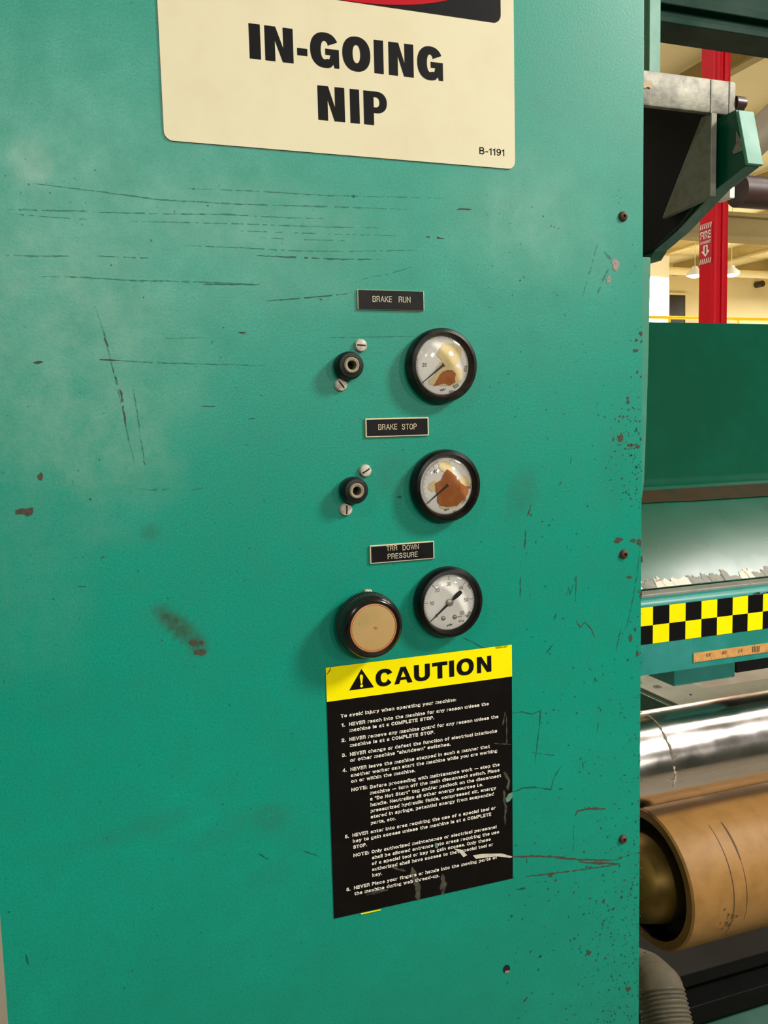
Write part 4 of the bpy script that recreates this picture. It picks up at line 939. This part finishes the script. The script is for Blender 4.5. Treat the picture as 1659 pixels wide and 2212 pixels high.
# ------------------------------------------------------------------ engraved name plates
def name_plate(x0, x1, z0, z1, lines, label, border, tilt=0.0):
    t = thing('name_plate', label, 'label', ((x0 + x1) / 2, 0, z0))
    th = 0.0016
    b_ = MB().box((x0, -th, z0), (x1, -0.0001, z1), 0.0003, 0, 1).build('plate', M_ENGW, t)
    e_ = border
    MB().box((x0 + e_[0], -th - 0.00015, z0 + e_[1]), (x1 - e_[0], -th + 0.0004, z1 - e_[2])).build('black_face', M_ENG, t)
    for (s_, a_, b2, zb2, zt2) in lines:
        mb = MB(); put_text(mb, s_, a_, b2, zb2, zt2 - zb2, -th - 0.00025, 0.11); mb.build('lettering', M_ENGW, t)
def cr5(x, y): return (690 + x / 4.1475, 600 + y / 4.1475)
def cr6(x, y): return (690 + x / 4.1475, 890 + y / 4.1475)
def cr7(x, y): return (690 + x / 4.1475, 1150 + y / 4.1475)
yt = -0.0018
def ln(cf, s_, xl_, yb_, yt_, xr_, yr_): return (s_, P(*cf(xl_, yb_), yt).x, P(*cf(xr_, yr_), yt).x, P(*cf(xl_, yb_), yt).z, P(*cf(xl_, yt_), yt).z)
a = P(772, 625, yt); b = P(917, 671, yt)
name_plate(a.x, b.x, b.z, a.z, [ln(cr5, 'BRAKE', 477, 215, 162, 650, 218), ln(cr5, 'RUN', 711, 221, 168, 816, 224)], 'black engraved plate reading BRAKE RUN above the top gauge', (0.0006, 0.0002, 0.0002))
a = P(789, 904, yt); b = P(927, 941, yt)
name_plate(a.x, b.x, b.z, a.z, [ln(cr6, 'BRAKE', 528, 160, 110, 697, 158), ln(cr6, 'STOP', 738, 158, 107, 872, 155)], 'black engraved plate reading BRAKE STOP between the rusted gauges', (0.0010, 0.0009, 0.0009))
a = P(799, 1179, yt); b = P(939, 1207, yt)
name_plate(a.x, b.x, b.z, a.z, [ln(cr7, 'TRR', 601, 168, 122, 697, 164), ln(cr7, 'DOWN', 746, 161, 114, 890, 158), ln(cr7, 'PRESSURE', 612, 240, 193, 881, 228)], 'black engraved plate reading TRR DOWN PRESSURE above the bottom gauge', (0.0009, 0.0008, 0.0008))

# ------------------------------------------------------------------ pressure gauges
def gauge(c, R, label, kind, proud=0.0105):
    """c: centre on the panel; parts: bezel, dial, markings, needle, lens"""
    t = thing('pressure_gauge', label, 'gauge', (c.x, 0, c.z))
    Ri = R * 0.79; yd = 0.0058
    MB().lathe([(R * .985, 0.0), (R, 0.002), (R, proud * .55), (R * .985, proud * .8), (R * .94, proud), (R * .86, proud * 1.06), (Ri * 1.03, proud * .9), (Ri, proud * .75), (Ri * .985, yd)], (c.x, 0, c.z), 'y', 80).build('bezel', M_BEZELW if kind == 'run' else M_BEZEL, t, 40)
    dial = MB().lathe([(Ri, yd), (0, yd)], (c.x, 0, c.z), 'y', 64).build('dial', M_DIAL, t)
    ym = -yd - 0.0002; mb = MB()
    def tick(ang, r0, r1, wd):
        a_ = math.radians(ang); e_ = Vector((math.cos(a_), math.sin(a_))); n_ = Vector((-e_.y, e_.x)) * wd / 2
        p_ = [e_ * r0 - n_, e_ * r1 - n_, e_ * r1 + n_, e_ * r0 + n_]
        mb.add([(c.x + q.x, ym, c.z + q.y) for q in p_], [(0, 1, 2, 3)])
    def num(s_, ang, rr, hgt, bold=0.14, rot=0.0):
        a_ = math.radians(ang); wd = hgt * .62 * len(s_)
        x_ = c.x + rr * math.cos(a_); z_ = c.z + rr * math.sin(a_)
        put_text(mb, s_, x_ - wd / 2, x_ + wd / 2, z_ - hgt / 2, hgt, ym, bold, rot=rot)
    A0, A1 = 221, -41
    if kind == 'clean':
        for k in range(61):
            ang = A0 + (A1 - A0) * k / 60
            big = k % 10 == 0; tick(ang, Ri * (.80 if big else .89 if k % 5 == 0 else .91), Ri * .955, Ri * (.016 if big else .010))
        for k in range(41): tick(A0 + (A1 - A0) * k / 41, Ri * .955, Ri * .985, Ri * .008)
        for k, s_ in enumerate(('0', '10', '20', '30', '40', '50', '60')): num(s_, A0 + (A1 - A0) * k / 6, Ri * .66, Ri * .135, 0.11)
        num('100', 33, Ri * .93, Ri * .11, 0.16, math.radians(-57)); num('400', -34, Ri * .90, Ri * .12, 0.16, math.radians(50))
        put_text(mb, 'psi', c.x + Ri * .32, c.x + Ri * .46, c.z - Ri * .58, Ri * .07, ym); put_text(mb, 'kPa', c.x + Ri * .36, c.x + Ri * .56, c.z - Ri * .76, Ri * .08, ym)
        na = 219
    elif kind == 'run':
        for k in range(26): tick(A0 - 2.2 * k, Ri * .90, Ri * .96, Ri * .009)
        for k in range(12): tick(100 - 5 * k, Ri * .90, Ri * .96, Ri * .009)
        for k in range(10): tick(20 - 5 * k, Ri * .90, Ri * .96, Ri * .009)
        num('20', 178, Ri * .66, Ri * .13); num('600', -7, Ri * .88, Ri * .11, 0.16, math.radians(80)); num('100', -55, Ri * .86, Ri * .12, 0.16, math.radians(25)); put_text(mb, 'kPa', c.x + Ri * .24, c.x + Ri * .46, c.z - Ri * .93, Ri * .09, ym)
        na = 217
    else:
        for k in range(48): tick(A0 - 2.4 * k, Ri * (.86 if k % 5 else .80), Ri * .93, Ri * .009)
        for k in range(20): tick(80 - 3.6 * k, Ri * .86, Ri * .93, Ri * .009)
        num('40', 128, Ri * .66, Ri * .13, 0.18); num('700', -42, Ri * .86, Ri * .12, .18, math.radians(45)); num('600', -3, Ri * .9, Ri * .1, .18, math.radians(80))
        put_text(mb, 'kPa', c.x + Ri * .25, c.x + Ri * .42, c.z - Ri * .95, Ri * .07, ym)
        na = 217
    # small maker's flourish at the bottom of the dial
    wx = Ri * .11
    mb.ribbon([(c.x - wx, c.z - Ri * .80), (c.x - wx * .7, c.z - Ri * .86), (c.x - wx * .4, c.z - Ri * .80), (c.x - wx * .1, c.z - Ri * .85), (c.x + wx * .3, c.z - Ri * .79), (c.x + wx * .6, c.z - Ri * .83), (c.x + wx, c.z - Ri * .78)], Ri * .045, ym, 0, .3)
    mb.build('markings', worn('dial_ink', (66, 60, 58), (88, 82, 76), 300, .6, .6), dial)
    # needle
    a_ = math.radians(na); e_ = Vector((math.cos(a_), math.sin(a_))); n_ = Vector((-e_.y, e_.x)); mb = MB(); yn = -0.0070
    def pt_(l, w2): return (c.x + e_.x * l + n_.x * w2, c.z + e_.y * l + n_.y * w2)
    tail = Ri * (.58 if kind == 'clean' else .05)
    mb.flat([[pt_(Ri * .97, -.00015), pt_(Ri * .97, .00015), pt_(Ri * .15, Ri * .035), pt_(-tail * .3, Ri * .04), pt_(-tail * .55, Ri * .075), pt_(-tail * .95, Ri * .075), pt_(-tail, Ri * .04), pt_(-tail, -Ri * .04), pt_(-tail * .95, -Ri * .075), pt_(-tail * .55, -Ri * .075), pt_(-tail * .3, -Ri * .04), pt_(Ri * .15, -Ri * .035)]], yn, 0, 0.0004)
    nd = mb.build('needle', M_NEED, t)
    if kind == 'clean':
        MB().lathe([(Ri * .13, .0070), (Ri * .13, .0076), (Ri * .09, .0081), (0, .0083)], (c.x, 0, c.z), 'y', 28).build('needle_hub', M_PIN, nd, 40)
        for dx_ in (-.24, .20):
            MB().lathe([(Ri * .085, yd), (Ri * .08, yd + .0006), (Ri * .05, yd + .0011), (0, yd + .0012)], (c.x + Ri * dx_, 0, c.z - Ri * .55), 'y', 20).build('dial_pin', M_PIN, dial, 40)
    # lens: shallow dome
    ZL = proud * .84
    MB().lathe([(Ri * .99, ZL)] + [(Ri * .99 * math.cos(math.radians(q)), ZL + 0.0040 * math.sin(math.radians(q))) for q in range(10, 91, 10)], (c.x, 0, c.z), 'y', 64).build('lens', M_GLASS, t, 60)
    return t, dial, Ri
def outline(mb, pts, Y, jit=0.00025, sub=4):
    o = []
    q = [px2(p[0], p[1], Y) for p in pts]
    for a_, b_ in zip(q, q[1:] + q[:1]):
        for i in range(sub): o.append((a_[0] + (b_[0] - a_[0]) * i / sub + random.uniform(-jit, jit), a_[1] + (b_[1] - a_[1]) * i / sub + random.uniform(-jit, jit)))
    return o
def gc(px, py, ry, Y=-0.006):
    p = P(px, py, Y); k = abs(P(px, py - ry, Y).z - p.z); return p, k
p, k = gc(955.5, 789.5, 81.5); t, dial, Ri = gauge(p, k, 'top pressure gauge with small rust flake and reflections below BRAKE RUN', 'run')
yd_ = -0.0063
MB().flat([outline(None, [cr5(*q) for q in ((1075, 640), (1110, 590), (1200, 585), (1275, 640), (1270, 720), (1220, 790), (1280, 830), (1270, 930), (1210, 960), (1130, 970), (980, 960), (985, 910), (1040, 870), (1050, 800), (1100, 740), (1050, 690))], yd_)], yd_).build('stain', M_DIALY, dial)
MB().flat([outline(None, [cr5(*q) for q in ((1025, 970), (1048, 925), (1075, 880), (1105, 840), (1145, 828), (1190, 830), (1222, 860), (1215, 905), (1220, 940), (1190, 950), (1165, 965), (1130, 948), (1075, 958))], yd_ - .0004)], yd_ - .0003, 0, .0003).build('rust_flake', M_FLAKE, dial)
p, k = gc(964, 1049.5, 79); t, dial, Ri = gauge(p, k, 'middle pressure gauge with a large rust flake covering the dial below BRAKE STOP', 'stop')
mb = MB()
for ring in (((1075, 520), (1070, 460), (1110, 440), (1170, 450), (1195, 500), (1190, 560), (1120, 540)), ((985, 640), (1030, 615), (1060, 640), (1060, 700), (1010, 715), (970, 680)), ((1250, 600), (1300, 570), (1345, 600), (1355, 660), (1300, 670), (1260, 640)), ((1065, 830), (1130, 845), (1230, 840), (1290, 790), (1240, 850), (1120, 870), (1080, 862))):
    mb.flat([outline(None, [cr6(*q) for q in ring], yd_)], yd_)
mb.build('stain', M_DIALY, dial)
MB().flat([outline(None, [cr6(*q) for q in ((1038, 640), (1090, 610), (1115, 555), (1145, 515), (1180, 535), (1225, 575), (1232, 605), (1265, 635), (1300, 660), (1335, 665), (1330, 720), (1310, 775), (1270, 800), (1230, 840), (1150, 850), (1085, 838), (1060, 800), (1062, 745), (1042, 700))], yd_ - .0004)], yd_ - .0003, 0, .0004).build('rust_flake', M_FLAKE, dial)
p, k = gc(970.5, 1301, 76.5); gauge(p, k, 'clean bottom pressure gauge with readable white dial beside the tan knob', 'clean')

# ------------------------------------------------------------------ small adjusters with slotted screws
def adjuster(c, R, screws, label):
    t = thing('pressure_adjuster', label, 'adjuster', (c.x, 0, c.z), 'pressure adjusters left of the gauges')
    MB().lathe([(R * .96, 0), (R, .002), (R, .007), (R * .96, .0095), (R * .85, .0112), (R * .62, .0115), (R * .58, .0105)], (c.x, 0, c.z), 'y', 56).build('bushing', M_RUBB, t, 40)
    s_ = MB().lathe([(R * .58, .0105), (R * .56, .0122), (R * .48, .0128), (R * .33, .0125), (R * .31, .004), (R * .31, .003)], (c.x, 0, c.z), 'y', 40).build('sleeve', M_SLEEVE, t, 40)
    MB().lathe([(R * .32, .0045), (0, .0045)], (c.x, 0, c.z), 'y', 6).build('hex_socket', M_DARK, s_)
    for (px, py, ang) in screws:
        q = P(px, py, -0.002); r_ = 0.00445
        a_ = math.radians(ang)
        o = MB().lathe([(r_, 0.0), (r_, .0016), (r_ * .85, .0027), (r_ * .5, .0032), (0, .0034)], (q.x, 0, q.z), 'y', 32).build('slotted_screw', M_SCREW, t, 40)
        e_ = Vector((math.cos(a_), math.sin(a_))); n_ = Vector((-e_.y, e_.x)) * .0005
        vs = []
        for l_, hh in ((-.97, .0020), (-.6, .0031), (0, .0035), (.6, .0031), (.97, .0020)):
            for sg in (-1, 1): vs.append((q.x + e_.x * l_ * r_ + n_.x * sg, -hh - .0001, q.z + e_.y * l_ * r_ + n_.y * sg))
        MB().add(vs, [(2 * i, 2 * i + 2, 2 * i + 3, 2 * i + 1) for i in range(4)]).build('slot', M_DARK, o)
Ya = -0.010
adjuster(P(758, 789, Ya), abs(P(758, 789, Ya).z - P(758, 758, Ya).z), ((780, 746, -3), (737, 831, -52)), 'black round pressure adjuster left of the top gauge, with two slotted screws')
adjuster(P(769, 1060, Ya), abs(P(769, 1060, Ya).z - P(769, 1030.5, Ya).z), ((790, 1017, 30), (748, 1101, 88)), 'black round pressure adjuster left of the middle gauge, with two slotted screws')

# ------------------------------------------------------------------ regulator knob
kc = P(808, 1357, -0.022)
t = thing('regulator_knob', 'round black knurled knob with tan cap left of the bottom gauge', 'knob', (kc.x, 0, kc.z))
kR = abs(P(808, 1352, -.017).z - P(808, 1282, -.017).z)
MB().lathe([(kR * .80, 0), (kR * .84, .004), (kR * .84, .005)], (kc.x, 0, kc.z), 'y', 64).build('lock_ring', M_KNURL, t, 40)
NT = 288
MB().lathe([(kR * .80, .005), (kR * .985, .0055), (kR * 1.0, .0065), (kR * 1.0, .0145), (kR * .975, .0155)], (kc.x, 0, kc.z), 'y', NT, rfun=lambda i, k, r: r * (1 + (0.012 if (k // 2) % 2 else -0.012) * (1 if 0 < i < 4 else 0))).build('knurled_ring', M_KNURL, t)
MB().lathe([(kR * .98, .015), (kR * .965, .0185), (kR * .92, .021), (kR * .83, .0223), (kR * .755, .022), (kR * .745, .0205)], (kc.x, 0, kc.z), 'y', 72).build('knob_rim', M_KNOB, t, 40)
MB().lathe([(kR * .75, .0205), (kR * .745, .0214), (kR * .71, .0216), (kR * .70, .0208)], (kc.x, 0, kc.z), 'y', 72).build('copper_ring', M_COPPER, t, 40)
cap = MB().lathe([(kR * .705, .0208), (kR * .69, .0214), (kR * .6, .0215), (0, .0215)], (kc.x, 0, kc.z), 'y', 72).build('cap', M_TAN, t, 40)
mb = MB()
for (qx, qy, s_) in ((500, 855, 1.5), (510, 862, 1.0), (490, 850, .9), (360, 820, .8), (520, 850, .6)):
    c_ = px2(*cr7(qx, qy), -0.0215); mb.blob(c_[0], c_[1], s_ * .0006, s_ * .0005, -0.02165, 0)
mb.build('rust_spots', M_FLAKE, cap)
q = P(800, 1276, -0.010)
MB().box((q.x - .0026, -.0065, kc.z + kR * .80), (q.x + .0026, -.002, kc.z + kR * .80 + .0055), .0008).build('lock_tab', M_SCREW, t)

# ------------------------------------------------------------------ caution label
cx0, cx1, cz0, cz1 = 0.1580, 0.3052, 1.1421, 1.3292
t = thing('caution_label', 'black and yellow CAUTION label below the bottom gauge', 'label', ((cx0 + cx1) / 2, 0, cz0))
MB().flat([[(cx0, cz0), (cx1 - .0012, cz0), (cx1, cz1), (cx0, cz1)]], -0.0002, 0, 0.0003).build('label_sheet', M_LABEL, t)
zy = P(704.5, 1516).z
hd = MB().flat([[(cx0, zy), (cx1, zy), (cx1, cz1), (cx0, cz1)]], -0.00058).build('yellow_header', M_YEL, t)
def c1(x, y): return (690 + x / 3.7705, 1380 + y / 3.7705)
def c2(x, y): return (690 + x / 3.7705, 1690 + y / 3.7705)
mb = MB(); yl_ = -0.00075
zb_ = P(*c1(508, 385)).z; zt_ = P(*c1(508, 240)).z
zb_ = P(*c1(560, 383)).z + .0006; zt_ = P(*c1(540, 236)).z - .0006
for ch, a_, b_, yy in (('C', 455, 597, 305), ('A', 606, 754, 290), ('U', 768, 897, 270), ('T', 916, 1040, 240), ('I', 1054, 1094, 240), ('O', 1115, 1254, 225), ('N', 1280, 1397, 205)):
    A_ = P(*c1(a_, yy)).x; B_ = P(*c1(b_, yy)).x; hgt = zt_ - zb_
    put_glyph(mb, ch, A_, B_, zb_, zt_, yl_, hgt * (.30 if ch in 'AN' else .315) / (B_ - A_), .225)
put_text(mb, '120014-007', P(*c1(1430, 75)).x, P(*c1(1528, 68)).x, P(*c1(1430, 80)).z, .0016, yl_)
tri = [P(*c1(240, 420)), P(*c1(442, 390)), P(*c1(340, 243))]
zt3 = (tri[0].z + tri[1].z) / 2
mb.flat([[(tri[0].x, zt3), (tri[1].x, zt3), (tri[2].x, tri[2].z)]], yl_)
mb.ribbon([px2(*c1(92, 228)), px2(*c1(80, 258)), px2(*c1(56, 292))], .0007, yl_)
mb.build('header_lettering', M_INK, hd)
mb = MB(); ex = (tri[0].x + tri[1].x) / 2; hh = tri[2].z - zt3
mb.flat([arc(ex, zt3 + hh * .15, hh * .075, hh * .075, 0, 345, 20, 2)], yl_ - .0001)
mb.flat([[(ex - hh * .035, zt3 + hh * .26), (ex + hh * .035, zt3 + hh * .26), (ex + hh * .085, zt3 + hh * .62), (ex + hh * .06, zt3 + hh * .70), (ex, zt3 + hh * .73), (ex - hh * .06, zt3 + hh * .70), (ex - hh * .085, zt3 + hh * .62)]], yl_ - .0001)
mb.build('exclamation_mark', M_YEL, hd)
LINES = [(c1, 'To avoid injury when operating your machine:', 172, 642, 1110), (c1, '1.', 176, 716, 208), (c1, 'NEVER reach into the machine for any reason unless the', 240, 708, 1377), (c1, 'machine is at a COMPLETE STOP.', 243, 757, 932),
 (c1, '2.', 176, 840, 213), (c1, 'NEVER remove any machine guard for any reason unless the', 243, 831, 1455), (c1, 'machine is at a COMPLETE STOP.', 247, 879, 935), (c1, '3.', 180, 962, 217), (c1, 'NEVER change or defeat the function of electrical interlocks', 247, 953, 1445),
 (c1, 'or other machine "shutdown" switches.', 249, 1001, 1065), (c1, '4.', 184, 1085, 220), (c1, 'NEVER leave the machine stopped in such a manner that', 251, 1076, 1385), (c1, 'another worker can start the machine while you are working', 254, 1124, 1445), (c1, 'on or within the machine.', 256, 1172, 778),
 (c2, 'NOTE:', 258, 73, 388), (c2, 'Before proceeding with maintenance work \u2014 stop the', 410, 50, 1465), (c2, 'machine \u2014 turn off the main disconnect switch. Place', 410, 98, 1465), (c2, 'a "Do Not Start" tag and/or padlock on the disconnect', 411, 147, 1477),
 (c2, 'handle. Neutralize all other energy sources i.e.', 413, 195, 1330), (c2, 'pressurized hydraulic fluids, compressed air, energy', 415, 244, 1437), (c2, 'stored in springs, potential energy from suspended', 415, 293, 1418), (c2, 'parts, etc.', 417, 342, 620),
 (c2, '5.', 205, 455, 238), (c2, 'NEVER enter into area requiring the use of a special tool or', 267, 443, 1432), (c2, 'key to gain access unless the machine is at a COMPLETE', 270, 491, 1397), (c2, 'STOP.', 272, 540, 385),
 (c2, 'NOTE:', 275, 607, 403), (c2, 'Only authorized maintenance or electrical personnel', 423, 577, 1440), (c2, 'shall be allowed entrance into areas requiring the use', 425, 625, 1462), (c2, 'of a special tool or key to gain access. Only those', 425, 673, 1393), (c2, 'authorized shall have access to that special tool or', 427, 721, 1412), (c2, 'key.', 428, 768, 507),
 (c2, '6.', 218, 885, 250), (c2, 'NEVER Place your fingers or hands into the moving parts of', 280, 870, 1445), (c2, 'the machine during web thread-up.', 283, 918, 975)]
mb = MB(); yl_ = -0.0006
for cf, s_, xl_, yb_, xr_ in LINES:
    p_ = P(*cf(xl_, yb_)); q_ = P(*cf(xr_, yb_ - (xr_ - xl_) * .16)); put_text(mb, s_, p_.x, q_.x, p_.z, .00262, yl_, 0.2, sp=0.12)
mb.build('lettering', M_LABELW, t)
# scuffs, tears and rubbed streaks on the label
M_RUB = worn('rubbed_vinyl', (78, 76, 60), (24, 22, 18), 160, 1.0, .6, lo=.4, hi=.62)
M_TORN = worn('torn_teal', (96, 140, 116), (70, 110, 90), 300, .8, .6)
mb = MB()
mb.flat([[px2(*c2(*q)) for q in ((1090, 535), (1160, 545), (1200, 590), (1170, 605), (1140, 570))]], -.0008)
mb.flat([[px2(*c2(*q)) for q in ((1245, 590), (1330, 578), (1480, 575), (1568, 600), (1555, 612), (1440, 598), (1330, 612), (1270, 618))]], -.0008)
mb.build('bare_scuff', worn('scuff_white', (214, 206, 186), (176, 170, 146), 300, .8, .6), t)
mb = MB()
for pts, w_ in (([(750, 690), (800, 860), (800, 960)], 14), ([(1005, 745), (1005, 910)], 12), ([(1500, 60), (1512, 200), (1510, 340)], 8), ([(590, 690), (700, 720)], 5), ([(380, 915), (560, 870)], 6)):
    MB().ribbon([px2(*c2(*q)) for q in pts], w_ * .00033, -.00054, 0, .5, .0).build('rubbed_streak', M_RUB, t)
for pts, w_ in (([(1510, 590), (1490, 700)], 4), ([(1520, 620), (1525, 860)], 3), ([(1420, 850), (1560, 860)], 2), ([(1500, 1080), (1540, 1150), (1530, 1230)], 6)):
    MB().ribbon([px2(*c1(*q)) for q in pts], w_ * .00033, -.00054, 0, .5, .0).build('rubbed_streak', M_RUB, t)
mb = MB()
for ring in (((935, 500), (950, 490), (965, 505), (960, 535), (940, 530)), ((1512, 130), (1535, 90), (1568, 75), (1572, 110), (1545, 150), (1520, 160))):
    MB().flat([[px2(*c2(*q)) for q in ring]], -.0009).build('torn_spot', M_TORN, t)
mb = MB().flat([[px2(*c2(*q)) for q in ((330, 1062), (495, 1028), (500, 1036), (340, 1072))]], -.0009)
mb.build('yellow_sliver', M_YEL, t)
